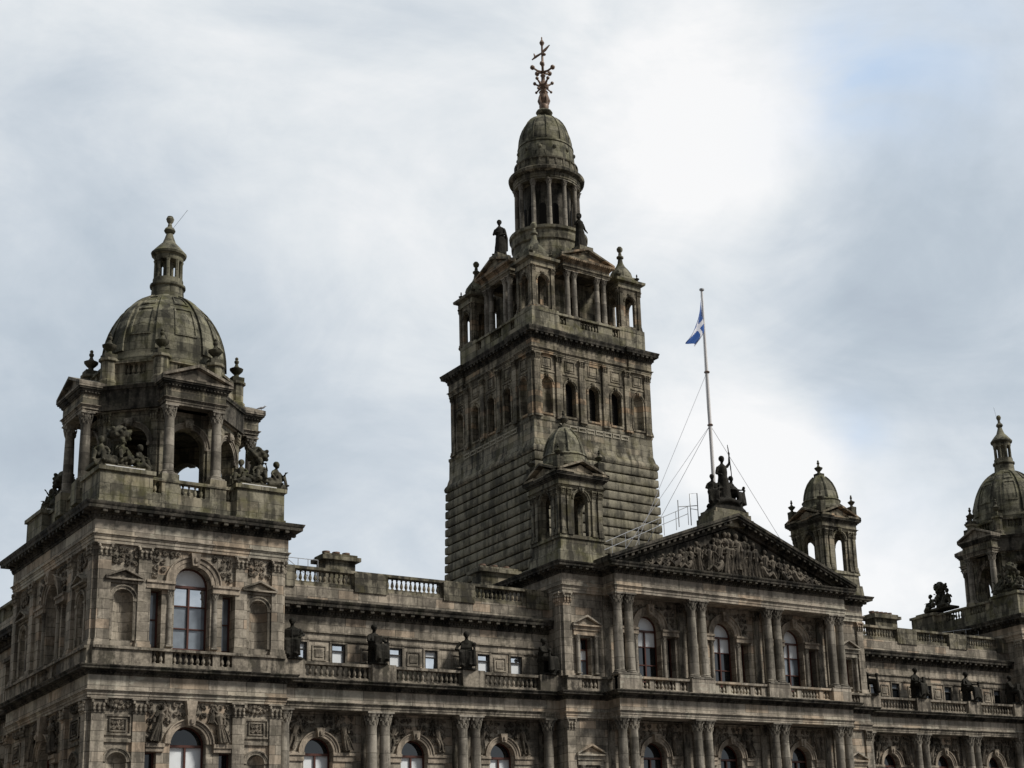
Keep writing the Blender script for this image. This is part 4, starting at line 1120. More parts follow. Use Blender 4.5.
# ---------------------------------------------------------------- main tower
def tower():
    cx, cy = 0.12, 15.3
    b = MB(); b.box(cx - 4.2, cx + 4.2, cy - 4.2, cy + 4.2, 12, 40)
    par = group('main_tower', b, 'void')
    H0 = 4.74; FY = cy - 4.7            # plane of the street side
    def rect(hx, front, back): return [(cx - hx, back), (cx - hx, front), (cx + hx, front), (cx + hx, back)]
    def sides(hx, front, back):         # frame and length of each side, measured from its left end
        return [(FRONT(cx - hx, front), 2 * hx), (RIGHTF(cx + hx, front), back - front), (BACKF(cx + hx, back), 2 * hx), (LEFTF(cx - hx, back), back - front)]
    b = MB()      # rusticated shaft of flat courses with deep joints, slightly battered
    z = 17.5; ch = .625
    while z < 31.8:
        e_ = .24 * (32 - z) / 14
        b.sweep(rect(H0 + e_, FY - .05 - e_, 21.5 + e_), [(-.5, z), (-.16, z), (-.16, z + .06), (.05, z + .065), (.085, z + .11), (.09, z + ch * .5), (.085, z + ch - .09), (.05, z + ch - .04), (-.16, z + ch - .035), (-.5, z + ch)], True)
        z += ch
    b.build('rusticated_wall', 'rustic', par)
    H1 = 4.62; BY = 20.9
    b = MB(); zt = z
    b.sweep(rect(H0, FY, 21.4), [(-.5, zt), (.12, zt), (.18, zt + .08), (.20, zt + .26), (.13, zt + .42), (.05, zt + .52), (.0, zt + .75), (-.06, zt + .95), (-.08, 34.05), (-.04, 34.1), (-.04, 34.28), (-.5, 34.28)], True)
    b.build('plinth_course', 'tower', par)
    for F, w_ in sides(H0 - .08, FY + .08, 21.32):
        b = MB()
        n_ = 8; st = (w_ - 3.9) / n_
        for i in range(n_):
            u = 1.95 + st * (i + .5); q = st * .43
            b.fbox(F, u - q, u + q, 0, .05, 33.70, 33.76); b.fbox(F, u - q, u + q, 0, .05, 33.93, 33.99)
            b.fbox(F, u - q, u - q + .05, 0, .05, 33.76, 33.93); b.fbox(F, u + q - .05, u + q, 0, .05, 33.76, 33.93)
        b.fbox(F, 1.9, w_ - 1.9, 0, .055, 34.0, 34.04)
        b.build('fret_band', 'pale', par)
    wb = MB()
    for F, w_ in sides(H1, cy - H1, BY):
        k_ = w_ / (2 * H1); c0 = w_ / 2
        nu = [c0 + q * k_ for q in (-3.62, -1.82, 0, 1.82, 3.62)]
        wall(wb, F, 0, w_, 34.28, 38.7, [(u, .40, 34.62, 36.62, True) for u in nu], .55)
        for i, u in enumerate(nu):
            tb = MB()
            archivolt(tb, F, u, 36.62, .40, .54, .07)
            tb.fbox(F, u - .50, u + .50, 0, .06, 34.48, 34.6); tb.fbox(F, u - .6, u + .6, 0, .05, 37.42, 37.5)
            for a, c in ((-.38, -.33), (.33, .38)): tb.fbox(F, u + a, u + c, 0, .05, 37.71, 38.39)
            tb.fbox(F, u - .38, u + .38, 0, .05, 37.66, 37.71); tb.fbox(F, u - .38, u + .38, 0, .05, 38.39, 38.44); tb.fbox(F, u - .26, u + .26, 0, .04, 37.80, 38.30)
            for q in (-1, 1): tb.fbox(F, u + q * .47 - .07, u + q * .47 + .07, 0, .05, 34.62, 36.6)
            tb.build('arch_surround', 'tower_up', par)
            if i in (0, 4): niche(par, F, u, .40, 34.62, 36.62, 'tower_up')
            else:
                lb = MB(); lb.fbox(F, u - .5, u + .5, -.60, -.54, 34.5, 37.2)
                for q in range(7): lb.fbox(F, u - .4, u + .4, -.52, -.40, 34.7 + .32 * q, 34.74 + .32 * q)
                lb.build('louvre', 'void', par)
        for u in (-4.40, -2.72, -.92, .92, 2.72, 4.40): pil(par, F, c0 + u * k_ if abs(u) < 4 else (.24 if u < 0 else w_ - .24), .22, .13, 34.28, 38.2, 38.62, 'tower_up')
    wb.build('belfry_wall', 'tower_up', par)
    # entablature that steps forward in the middle of each side and at the corners
    def stepped(h, d, e_):
        pts = []
        for k in range(4):
            a = PI / 2 * k; ca, sa = math.cos(a), math.sin(a)
            for x, y in ((-h, -h), (-e_, -h), (-e_, -h + d), (e_, -h + d), (e_, -h), ):
                X_, Y_ = cx + x * ca - y * sa, cy + x * sa + y * ca
                pts.append((X_, Y_ + (BY - cy - H1) * max(0.0, min(1.0, (Y_ - cy + 3.5) / 7.0))))
        return pts
    SP = stepped(H1 + .15, .12, 2.9)
    b = MB(); architrave(b, SP, 38.62, 38.95, True); b.build('architrave', 'tower_up', par)
    b = MB(); b.sweep(SP, [(-.4, 38.95), (.02, 38.95), (.02, 39.55), (-.4, 39.55)], True); b.build('frieze', 'tower_up', par)
    b = MB(); cornice(b, SP, 39.5, 40.22, .46, True, spacing=.42)
    b.box(cx - 4.6, cx + 4.6, cy - 4.6, BY, 40.1, 40.3)
    b.build('cornice', 'cornice', par)
    h = 4.5
    b = MB()
    for k in range(4):
        a = PI / 2 * k; U = (math.cos(a), math.sin(a)); F = Fr((cx + U[1] * h - U[0] * h, cy - U[0] * h - U[1] * h), U)
        b.fbox(F, .34, 2 * h - .34, -.34, 0, 40.2, 40.9)
        balustrade(b, F, 0.34, 2 * h - .34, -.32, 0, 40.9, 41.78, [(2.15, 2.65), (h - .72, h + .72), (2 * h - 2.65, 2 * h - 2.15)], .14, .14, .26)
        for x0, x1 in ((-.04, 2.0), (2 * h - 2.0, 2 * h + .04)): b.fbox(F, x0, x1, -2.05, .05, 40.21, 41.9)
    b.box(cx - 4.1, cx + 4.1, cy - 4.1, cy + 4.5, 40.2, 41.6)
    b.build('parapet', 'mossy', par)
    # four corner kiosks
    for sx in (-1, 1):
        for sy in (-1, 1):
            kx, ky, q = cx + sx * 3.52, cy + (3.9 if sy > 0 else -3.52), .86
            b = MB(); t = MB()
            for k in range(4):
                a = PI / 2 * k; U = (math.cos(a), math.sin(a)); F = Fr((kx + U[1] * q - U[0] * q, ky - U[0] * q - U[1] * q), U)
                wall(b, F, 0, 2 * q, 41.9, 44.95, [(q, .40, 42.15, 43.9, True)], .26, True)
                archivolt(t, F, q, 43.9, .40, .52, .06)
                for u in (.13, 2 * q - .13): pilaster(t, F, u, .12, .08, 41.9, 44.5, 44.88)
            b.build('kiosk_wall', 'tower_up', par); t.build('kiosk_pilaster', 'tower_up', par)
            b = MB(); kp = [(kx - q - .06, ky + q + .06), (kx - q - .06, ky - q - .06), (kx + q + .06, ky - q - .06), (kx + q + .06, ky + q + .06)]
            b.sweep(kp, [(-.4, 44.88), (.03, 44.88), (.03, 45.25), (.12, 45.3), (.26, 45.34), (.28, 45.46), (.28, 45.52), (-.4, 45.52)], True)
            b.box(kx - .8, kx + .8, ky - .8, ky + .8, 44.95, 45.8)
            b.build('cornice', 'mossy', par)
            b = MB(); b.box(kx - .74, kx + .74, ky - .74, ky + .74, 45.5, 45.95)
            b.lathe(kx, ky, [(.78, 45.95), (.80, 46.1), (.72, 46.35), (.52, 46.65), (.32, 46.9), (.20, 47.15), (.15, 47.5), (.25, 47.56), (.25, 47.66), (.13, 47.75), (.1, 48.0), (.2, 48.12), (.22, 48.28), (.12, 48.42), (.01, 48.46)], 14)
            b.build('kiosk_dome', 'dome', par)
            for ux in (-1, 1):
                for uy in (-1, 1):
                    if ux == -sx and uy == -sy: continue
                    urn_at(par, kx + ux * .78, ky + uy * .78, 45.52, .72)
    # core and porches
    b = MB(); hc = 2.72
    for k in range(4):
        a = PI / 2 * k; U = (math.cos(a), math.sin(a)); F = Fr((cx + U[1] * hc - U[0] * hc, cy - U[0] * hc - U[1] * hc), U)
        wall(b, F, 0, 2 * hc, 41.5, 46.2, [(hc, .52, 41.95, 43.6, True)], .5, True)
    b.build('core_wall', 'tower', par)
    for k in range(4):
        a = PI / 2 * k; F = Fr((cx, cy), (math.cos(a), math.sin(a)))
        pr = 4.42; hw = 1.86
        for u in (-1.48, -.92, .92, 1.48): col_at(par, F, u, pr - .22, .185, 41.78, 44.75, 45.15)
        b = MB()
        p2 = [F.xy(-hw, 2.2), F.xy(-hw, pr), F.xy(hw, pr), F.xy(hw, 2.2)]
        architrave(b, p2, 45.15, 45.4); b.sweep(p2, [(-.4, 45.4), (.02, 45.4), (.02, 45.72), (-.4, 45.72)]); b.fbox(F, -hw + .1, hw - .1, 2.2, pr - .1, 45.2, 45.7)
        b.build('porch_frieze', 'tower_up', par)
        b = MB(); cornice(b, p2, 45.72, 46.02, .30, mod=False)
        pediment(b, F, -hw - .30, hw + .30, 46.06, .80, 2.0, pr + .30, .15)
        b.prism(F, [(-hw - .2, 46.0), (hw + .2, 46.0), (0, 46.8)], 1.8, pr + .05)
        b.blocks([F.xy(-hw, pr + .28), F.xy(hw, pr + .28)], .17, .09, -.01, .03, 45.86, 45.92)
        b.build('pediment', 'tower_up', par)
        b = MB(); b.fbox(F, -.55, .55, pr - .95, pr + .1, 46.7, 47.2); b.build('pedestal', 'mossy', par)
    # drum rising out of the core
    b = MB()
    b.lathe(cx, cy, [(3.3, 45.9), (3.3, 46.3), (3.0, 46.5), (2.78, 47.2), (2.55, 47.9), (2.5, 48.4), (2.6, 48.5), (2.6, 49.1), (2.72, 49.2), (2.74, 49.4), (2.4, 49.45)], 36)
    b.build('drum', 'mossy', par)
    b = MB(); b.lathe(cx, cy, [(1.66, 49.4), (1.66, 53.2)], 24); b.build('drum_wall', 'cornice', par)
    for k in range(12):
        b = MB()
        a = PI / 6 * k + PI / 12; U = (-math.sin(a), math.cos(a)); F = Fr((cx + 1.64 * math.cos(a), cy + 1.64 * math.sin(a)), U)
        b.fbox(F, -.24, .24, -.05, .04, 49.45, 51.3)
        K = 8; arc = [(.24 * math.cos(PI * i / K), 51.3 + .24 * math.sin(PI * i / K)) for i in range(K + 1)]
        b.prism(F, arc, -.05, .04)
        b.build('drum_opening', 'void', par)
        a = PI / 6 * k
        place(('drumcol',), lambda: column_mb(.165, 49.42, 52.75, 53.12, 12), 'drum_column', 'column', par, cx + 2.14 * math.cos(a), cy + 2.14 * math.sin(a))
    b = MB()
    b.lathe(cx, cy, [(1.8, 53.1), (2.30, 53.1), (2.30, 53.22), (2.34, 53.23), (2.34, 53.36), (2.38, 53.4), (2.38, 53.58), (2.46, 53.62), (2.64, 53.72), (2.68, 53.92), (2.62, 53.98), (2.24, 54.06), (2.18, 54.72), (2.26, 54.78), (2.26, 54.88), (2.02, 54.96)], 40)
    for k in range(56):
        a = 2 * PI * k / 56; x, y = cx + 2.47 * math.cos(a), cy + 2.47 * math.sin(a)
        b.lathe(x, y, [(.055, 53.58), (.055, 53.68)], 4)
    for k in range(24):
        a = 2 * PI * k / 24; U = (-math.sin(a), math.cos(a)); F = Fr((cx + 2.19 * math.cos(a), cy + 2.19 * math.sin(a)), U)
        b.fbox(F, -.06, .06, 0, .06, 54.1, 54.74)
    b.build('drum_cornice', 'tower', par)
    b = MB()
    pr = [(2.04, 54.9), (2.03, 55.2), (2.0, 55.9), (1.93, 56.25), (1.99, 56.3), (1.97, 56.42), (1.86, 56.46)]
    for i in range(11):
        t = R(4) + R(74) * i / 10; pr.append((1.88 * math.cos(t) ** .92, 56.38 + 2.68 * math.sin(t)))
    pr += [(.36, 59.08), (.34, 59.18), (.52, 59.28), (.60, 59.42), (.52, 59.56), (.32, 59.62), (.26, 59.75)]
    b.lathe(cx, cy, pr, 36)
    for k in range(12):
        a = PI / 6 * k
        b.tube([(cx + 1.9 * math.cos(t) ** .92 * math.cos(a), cy + 1.9 * math.cos(t) ** .92 * math.sin(a), 56.4 + 2.68 * math.sin(t)) for t in [R(4 + 70 * i / 7) for i in range(8)]], .04, 5)
        a += PI / 12
        x, y = cx + 1.99 * math.cos(a), cy + 1.99 * math.sin(a); b.ball((x, y, 55.75), .15, .15, .17, 8, 5)
    b.build('tower_dome', 'dome', par)
    # ornate metal finial
    b = MB()
    b.lathe(cx, cy, [(.30, 59.7), (.36, 59.95), (.26, 60.2), (.34, 60.4), (.38, 60.7), (.26, 60.9), (.34, 61.1), (.2, 61.25), (.26, 61.45), (.36, 61.6), (.30, 61.85), (.15, 62.0), (.13, 62.3), (.2, 62.45), (.1, 62.6), (.09, 63.2), (.16, 63.35), (.09, 63.5), (.07, 64.9), (.13, 65.0), (.19, 65.15), (.12, 65.3), (.05, 65.4), (.05, 65.6), (.01, 65.65)], 10)
    for k in range(5):
        a = 2 * PI * k / 5 + .3; c, s_ = math.cos(a), math.sin(a)
        b.tube([(cx + .1 * c, cy + .1 * s_, 62.75), (cx + .4 * c, cy + .4 * s_, 62.8 + .1 * (k % 2)), (cx + .72 * c, cy + .72 * s_, 62.98)], [.10, .08, .07], 6); b.ball((cx + .76 * c, cy + .76 * s_, 63.0), .18, .18, .18, 8, 6)
        a += .6; c, s_ = math.cos(a), math.sin(a)
        b.tube([(cx + .2 * c, cy + .2 * s_, 61.6), (cx + .62 * c, cy + .62 * s_, 61.9)], [.1, .06], 6); b.ball((cx + .66 * c, cy + .66 * s_, 61.95), .13, .13, .13, 8, 5)
        b.tube([(cx + .2 * c, cy + .2 * s_, 61.5), (cx + .55 * c, cy + .55 * s_, 61.2)], [.08, .05], 6); b.ball((cx + .56 * c, cy + .56 * s_, 61.2), .1, .1, .1, 8, 5)
        b.tube([(cx + .25 * c, cy + .25 * s_, 60.0), (cx + .42 * c, cy + .42 * s_, 60.45), (cx + .25 * c, cy + .25 * s_, 60.95)], .07, 5)
    # vane figure leaning out from the staff
    d = Vector((.7, -.6, 0)).normalized()
    V_ = lambda a, z: (cx + d.x * a, cy + d.y * a, z)
    b.tube([V_(-.75, 63.8), V_(-.45, 64.05), V_(-.05, 64.3), V_(.2, 64.55), V_(.55, 64.95)], [.05, .10, .07, .12, .04], 6)
    b.tube([V_(-.6, 64.3), V_(-.5, 63.95)], [.04, .09], 5); b.ball(V_(.12, 64.2), .16, .16, .10, 7, 5)
    b.build('tower_finial', 'gilt', par)
    return par

def chimney(x, y, hx, hy, z0, z1, pots):
    b = MB(); b.box(x - hx, x + hx, y - hy, y + hy, z0, z1); b.box(x - hx - .1, x + hx + .1, y - hy - .1, y + hy + .1, z0, z0 + .5)
    b.box(x - hx - .22, x + hx + .22, y - hy - .22, y + hy + .22, z1, z1 + .2); b.box(x - hx - .08, x + hx + .08, y - hy - .08, y + hy + .08, z1 + .2, z1 + .34)
    o = b.build('chimney_stack', 'tower', hall)
    for i in range(pots):
        px = x - hx + 2 * hx * (i + .5) / pots
        p = MB(); p.lathe(px, y, [(.19, z1 + .3), (.17, z1 + .46), (.2, z1 + .48), (.2, z1 + .56), (.14, z1 + .56), (.13, z1 + .38)], 10); p.build('chimney_pot', 'clay', o)

wing(1); wing(-1)
pavilion(1, -30.5, 3.0); pavilion(-1, -31.4, 2.4)
central(); turret(1); turret(-1)
tower()
# roofs behind the parapets
for s in (-1, 1):
    b = MB(); x0, x1 = (-26.1, -11.3) if s < 0 else (11.3, 26.1)
    b.box(x0, x1, .5, 10.4, 0, 18.6)
    F = FRONT(x0, 0); 
    b.hexa([(x0, .6, 18.6), (x1, .6, 18.6), (x1, 10.4, 18.6), (x0, 10.4, 18.6)], [(x0, 4, 19.7), (x1, 4, 19.7), (x1, 7, 19.7), (x0, 7, 19.7)])
    b.build('roof', 'slate', hall)
b = MB(); b.box(-11.2, 11.2, 10.6, 22, 0, 20.3); b.build('tower_base', 'wall', hall)
chimney(-21.2, 3.9, .82, .5, 18.8, 21.35, 3)
chimney(-10.6, 6.0, 1.15, .5, 19.5, 22.2, 3)
chimney(18.4, 4.0, 1.05, .5, 18.8, 21.45, 5)
# side range running back along the street on the left
def side_range(s):
    global MIR
    MIR = s
    X = -34.15; Y0, Y1 = 9.6, 44
    F = LEFTF(X, Y1); Wd = Y1 - Y0
    bays = [Wd - 2.6 - 4.9 * i for i in range(7)]
    b = MB()
    wall(b, F, 0, Wd, 0, 8.6, [(u, .8, 4.2, 7.2, False) for u in bays], .4); wall(b, F, 0, Wd, 8.6, 13.02, [(u, .72, 8.7, 11.1, True) for u in bays], .45)
    wall(b, F, 0, Wd, 13.02, 17.62, [(u, .55, 15.0, 16.9, False) for u in bays], .4)
    b.fbox(F, 0, Wd, -.4, .1, 18.24, 19.1)
    p = b.build('side_range', 'wall', hall)
    b = MB(); pp = [(X - .1, Y1), (X - .1, Y0)]
    cornice(b, pp, 17.6, 18.26, .62); cornice(b, pp, Z['crn'], Z['top'], .5, mod=False); b.build('cornice', 'cornice', p)
    b = MB(); architrave(b, pp, Z['arb'], Z['frz']); b.fbox(F, 0, Wd, 0, .08, Z['frz'], Z['crn'])
    for u in bays:
        archivolt(b, F, u, 11.1, .72, 1.0, .12); b.fbox(F, u - .75, u + .75, 0, .12, 16.95, 17.1); b.fbox(F, u - .7, u + .7, 0, .1, 14.85, 15.0)
        pilaster(b, F, u + 2.2, .25, .1, 8.7, Z['cap0'], Z['arb']); pilaster(b, F, u - 2.2, .25, .1, 8.7, Z['cap0'], Z['arb'])
    b.build('facade_moulding', 'trim', p)
    b = MB(); balustrade(b, F, 0, Wd, -.34, .02, 19.1, 20.0, [(u - 1.5, u + 1.5) for u in bays], .14, .1, .3); b.build('roof_balustrade', 'mossy', p)
    for u in bays:
        window(p, F, u, .72, 8.7, 11.1, True, -.35, 'wood', ('glass', 'skyglass'), 1, (.5,), 'glass'); window(p, F, u, .55, 15.0, 16.9, False, -.3, 'wood', ('skyglass', 'glass'), 0, (.5,))
        window(p, F, u, .8, 4.2, 7.2, False, -.3, 'wood', ('glass', 'skyglass'), 1, (.5,))
    b = MB(); b.box(X + .5, X + 9, Y0, Y1, 0, 18.9); b.build('roof', 'slate', p)
    MIR = 1
side_range(1); side_range(-1)

# ------------------------------------------------------------------ sculpture
def skinned(name, fn, mat, voxel=.028):
    """fuse limbs, drapery and plinth pieces into one continuous carved surface"""
    b = MB(); fn(b)
    o = b.build(name, mat, None)
    md = o.modifiers.new('fuse', 'REMESH'); md.mode = 'VOXEL'; md.voxel_size = voxel
    sm = o.modifiers.new('soft', 'SMOOTH'); sm.factor = .5; sm.iterations = 1
    dg = bpy.context.evaluated_depsgraph_get(); dg.update()
    me = bpy.data.meshes.new_from_object(o.evaluated_get(dg))
    o.modifiers.clear(); o.data = me
    me.shade_smooth()
    return o
def head(b, c, r, face=(0, -1), hair=True):
    c = Vector(c); f = Vector((face[0], face[1], 0)).normalized()
    b.ball(c, r * .80, r * .88, r * 1.12, 12, 8)
    b.ball(c + f * r * .82 + Vector((0, 0, -.02)), r * .16, r * .2, r * .26, 6, 4)
    b.ball(c + f * r * .5 + Vector((0, 0, -r * .75)), r * .4, r * .35, r * .3, 8, 5)
    if hair:
        b.ball(c - f * r * .25 + Vector((0, 0, r * .22)), r * .98, r * .98, r * 1.0, 10, 7); b.ball(c - f * r * .95 + Vector((0, 0, r * .1)), r * .4, r * .4, r * .4, 8, 5)
def arm(b, a, e_, h, r=.07):
    b.tube([a, Vector(a).lerp(Vector(e_), .5), e_], [r * 1.15, r * 1.1, r * .85], 8); b.tube([e_, Vector(e_).lerp(Vector(h), .4), h], [r * .85, r * .85, r * .55], 8)
    h = Vector(h); d = (h - Vector(e_)).normalized()
    b.ball(h + d * .05, r * .75, r * .6, r * .8, 8, 5)
    for k in range(4): b.tube([h + d * .06 + Vector((.022 * (k - 1.5), 0, 0)), h + d * .16 + Vector((.03 * (k - 1.5), -.01, -.03))], [.018, .013], 5)
    b.tube([h + Vector((.04, 0, 0)), h + d * .07 + Vector((.075, -.02, 0))], [.018, .013], 5)
def seated(b, turn=0.0, v=0, H=2.1):
    s = H / 1.95
    Rz = Matrix.Rotation(turn, 3, 'Z')
    P = lambda x, y, z: Rz @ Vector((x * s, y * s, z * s))
    def T(pts, rad, k=10): b.tube([P(*p) for p in pts], [r * s for r in rad], k)
    # throne and plinth
    q = [(-.24, .02), (.24, .02), (.20, .38), (-.20, .38)]
    b.hexa([P(x, y, 0) for x, y in q], [P(x, y, .70) for x, y in q])
    b.lathe(P(0, 0, 0).x, P(0, 0, 0).y, [(.44 * s, -.02), (.44 * s, .06), (.38 * s, .12)], 10)
    lean = -.04 + .05 * v
    T([(0, .28, .72), (0, .27, .90), (lean, .24, 1.12), (lean, .22, 1.36), (lean, .20, 1.50)], [.26, .22, .23, .20, .09])
    T([(lean, .20, 1.46), (lean, .17, 1.60)], [.075, .07]); 
    b.ball(P(lean, .22, 1.40), .25 * s, .15 * s, .10 * s, 10, 6)
    f = Rz @ Vector((0.15 * (v - .5), -1, 0)); head(b, P(lean, .14, 1.74), .145 * s, (f.x, f.y))
    for q in (-1, 1):
        kx = q * .19; fz = .16
        T([(q * .13, .22, .80), (kx, -.06, .84), (kx * 1.05, -.34, .82)], [.17, .155, .125])
        T([(kx * 1.05, -.34, .82), (kx, -.36, .5), (kx * .9, -.36 - .12 * (q * (1 if v else -1) > 0), .2)], [.125, .12, .085])
        b.ball(P(kx * .9, -.50, .20), .06 * s, .13 * s, .055 * s, 8, 5)
    # drapery over the lap and down the shins
    for k in range(7):
        a = -.27 + .09 * k
        T([(a * .8, -.05, .93), (a, -.38, .86), (a * 1.02, -.43, .55), (a * 1.08, -.40 + .03 * (k % 2), .12)], [.04, .045, .04, .055], 6)
        T([(a * .7, .1, 1.35), (a * .8, .0, 1.1), (a * .9, .06, .88)], [.03, .045, .05], 6)
    for k in range(4): T([(-.12 + .08 * k, .30, 1.35), (-.16 + .1 * k, .36, .8), (-.17 + .11 * k, .36, .1)], [.045, .055, .06], 6)
    if v == 0:
        arm(b, P(-.25, .2, 1.38), P(-.40, .02, 1.08), P(-.20, -.24, 1.0), .068 * s); arm(b, P(.22, .2, 1.38), P(.42, .08, 1.1), P(.34, -.28, .98), .068 * s)
        T([(.30, -.3, .9), (.33, -.33, 1.25)], [.05, .04], 6); q = [(-.3, -.32), (.0, -.4), (.03, -.3), (-.27, -.22)]; b.hexa([P(x, y, .95) for x, y in q], [P(x, y, 1.28) for x, y in q])
    else:
        arm(b, P(-.26, .2, 1.38), P(-.46, .1, 1.05), P(-.34, -.22, .98), .068 * s); arm(b, P(.22, .18, 1.38), P(.36, -.05, 1.12), P(.34, -.34, 1.05), .068 * s)
        T([(.34, -.46, .15), (.35, -.42, 1.02), (.35, -.41, 1.12)], [.11, .05, .08], 8); b.ball(P(.35, -.42, 1.16), .10 * s, .1 * s, .1 * s, 8, 5)
def standing(b, H=2.6, turn=0.0, v=0):
    s = H / 1.8; Rz = Matrix.Rotation(turn, 3, 'Z')
    P = lambda x, y, z: Rz @ Vector((x * s, y * s, z * s))
    def T(pts, rad, k=10): b.tube([P(*p) for p in pts], [r * s for r in rad], k)
    q = [(-.3, -.26), (.3, -.26), (.3, .26), (-.3, .26)]; b.hexa([P(x, y, -.02) for x, y in q], [P(x, y, .08) for x, y in q])
    T([(.02, 0, .05), (0.03, 0, .45), (0.01, 0, .85), (0, 0, .98), (0, .0, 1.14), (-.01, 0, 1.34), (-.01, 0, 1.46)], [.29, .24, .21, .175, .19, .18, .08], 12)
    b.ball(P(0, .0, 1.36), .20 * s, .11 * s, .08 * s, 10, 6)
    T([(-.01, 0, 1.42), (-.01, -.01, 1.54)], [.055, .052]); f = Rz @ Vector((0, -1, 0)); head(b, P(-.01, -.03, 1.66), .122 * s, (f.x, f.y))
    for k in range(12):
        a = 2 * PI * k / 12; c, s_ = math.cos(a), math.sin(a)
        T([(.14 * c, .13 * s_, 1.0), (.19 * c, .18 * s_, .6), (.245 * c, .235 * s_, .08)], [.02, .035, .04], 5)
    for q in (-1, 1): b.ball(P(q * .09, -.24, .10), .05 * s, .1 * s, .04 * s, 8, 5)
    if v == 0:
        arm(b, P(-.19, 0, 1.34), P(-.28, -.06, 1.06), P(-.08, -.20, 1.12), .055 * s); arm(b, P(.19, 0, 1.34), P(.27, -.05, 1.05), P(.12, -.19, .98), .055 * s)
        T([(.2, .1, 1.35), (.27, .14, .9), (.24, .16, .3)], [.05, .07, .08], 6)
    elif v == 1:      # raised arm with a staff
        arm(b, P(-.19, 0, 1.34), P(-.30, -.04, 1.06), P(-.24, -.22, 1.0), .055 * s); arm(b, P(.19, 0, 1.36), P(.30, -.05, 1.52), P(.26, -.12, 1.82), .055 * s)
        T([(.30, -.2, .5), (.28, -.16, 1.3), (.24, -.10, 2.25)], [.024, .028, .024], 6)
    else:
        arm(b, P(-.19, 0, 1.34), P(-.34, -.04, 1.12), P(-.30, -.22, 1.3), .055 * s); arm(b, P(.19, 0, 1.34), P(.29, -.05, 1.06), P(.25, -.2, .88), .055 * s)
        b.ball(P(-.3, -.24, 1.42), .10 * s, .10 * s, .10 * s, 8, 6)
def child(b, o, turn, s=1.0, up=0.0):
    """seated child of a sculpture group"""
    Rz = Matrix.Rotation(turn, 3, 'Z'); o = Vector(o)
    P = lambda x, y, z: o + Rz @ Vector((x * s, y * s, z * s))
    def T(pts, rad, k=8): b.tube([P(*p) for p in pts], [r * s for r in rad], k)
    T([(0, .08, .12), (0, .06, .32), (0, .02, .56), (0, 0, .64)], [.17, .16, .14, .07]); f = Rz @ Vector((0, -1, 0)); head(b, P(0, -.03, .80), .125 * s, (f.x, f.y))
    for q in (-1, 1):
        T([(q * .09, .04, .14), (q * .15, -.26, .30), (q * .16, -.34, -.02)], [.11, .095, .06]); b.ball(P(q * .16, -.42, -.02), .05 * s, .09 * s, .04 * s, 6, 4)
    arm(b, P(-.15, 0, .55), P(-.27, -.10, .38), P(-.16, -.30, .36 + up), .05 * s); arm(b, P(.15, 0, .55), P(.28, -.02, .40), P(.30, -.2, .22), .05 * s)
def trophy(b):
    """big basket of fruit and drapery on a central bust between children"""
    b.lathe(0, .12, [(.34, 0), (.28, .35), (.20, .7), (.17, .95), (.22, 1.05), (.30, 1.12)], 12)
    b.ball((0, .08, 1.40), .40, .38, .27, 14, 9)
    b.ball((.03, .08, 1.62), .22, .24, .15, 10, 6)
    for k in range(18):
        a = 2 * PI * k / 18; b.ball((.37 * math.cos(a), .08 + .35 * math.sin(a), 1.30 + .13 * (k % 3)), .085, .085, .08, 7, 5)
    for k in range(7):
        a = 2 * PI * k / 7; b.tube([(.2 * math.cos(a), .12 + .2 * math.sin(a), 1.1), (.27 * math.cos(a), .12 + .26 * math.sin(a), .6), (.38 * math.cos(a), .12 + .36 * math.sin(a), .05)], [.03, .05, .06], 6)
    child(b, (.02, -.22, .34), .1, .95, .2)
    for k in range(6): b.ball((-.5 + .2 * k, -.42, .28 + .07 * (k % 2)), .12, .1, .1, 7, 5)
    b.box(-1.0, 1.0, -.5, .5, -.02, .12)
    child(b, (-.68, -.12, .22), -.5, 1.05, .1); child(b, (.70, -.10, .16), .6, 1.0, .0)
    b.tube([(.5, -.45, .12), (.75, -.5, .2), (.98, -.4, .12)], [.12, .12, .08], 8)
    b.tube([(-.95, -.3, .14), (-.6, -.48, .2), (-.2, -.5, .14)], [.08, .13, .1], 8)
def crown(b):
    """enthroned trio over the pediment"""
    b.frus(0, 0, .92, .45, -.02, .62, .38, .34); b.box(-.42, .42, -.3, .35, .3, .58)
    t = MB(); standing(t, 2.15, 0, 1); b.add([(x, y, z + .52) for x, y, z in t.v], t.f)
    for q in (-1, 1):
        t = MB(); seated(t, q * .5, 0 if q < 0 else 1, 1.6); b.add([(x + q * .54, y - .02, z + .24) for x, y, z in t.v], t.f)
    b.tube([(-.7, -.3, .2), (-.4, -.4, .42), (0, -.4, .5), (.4, -.4, .42), (.7, -.3, .2)], [.10, .12, .14, .12, .10], 8)
S0 = skinned('statue', lambda b: seated(b, 0, 0), 'figure'); S1 = skinned('statue', lambda b: seated(b, 0, 1), 'figure')
T0 = skinned('statue', lambda b: standing(b, 2.75, 0, 0), 'figure', .035); T1 = skinned('statue', lambda b: standing(b, 2.75, 0, 2), 'figure', .035)
G0 = skinned('sculpture_group', trophy, 'ornament', .03); G0.data.materials[0] = M['ornament']
C0 = skinned('crowning_sculpture', crown, 'figure', .035)
used = set()
def put(src, loc, rz, label, cat='statue', group_=None, sc=1.0, flip=False, name=None):
    o = src if src.name not in used else src.copy()
    if o is src: used.add(src.name)
    else: COL.objects.link(o)
    o.location = loc; o.rotation_euler = (0, 0, rz); wx = 1.07 if cat == 'statue' and group_ == gw else 1.0
    o.scale = (-sc * wx if flip else sc * wx, sc * (1.1 if wx > 1 else 1), sc)
    tag(o, label, cat, group_)
    return o
gz = Z['rail'] + .03
gw = 'seated statues along the balcony balustrades'
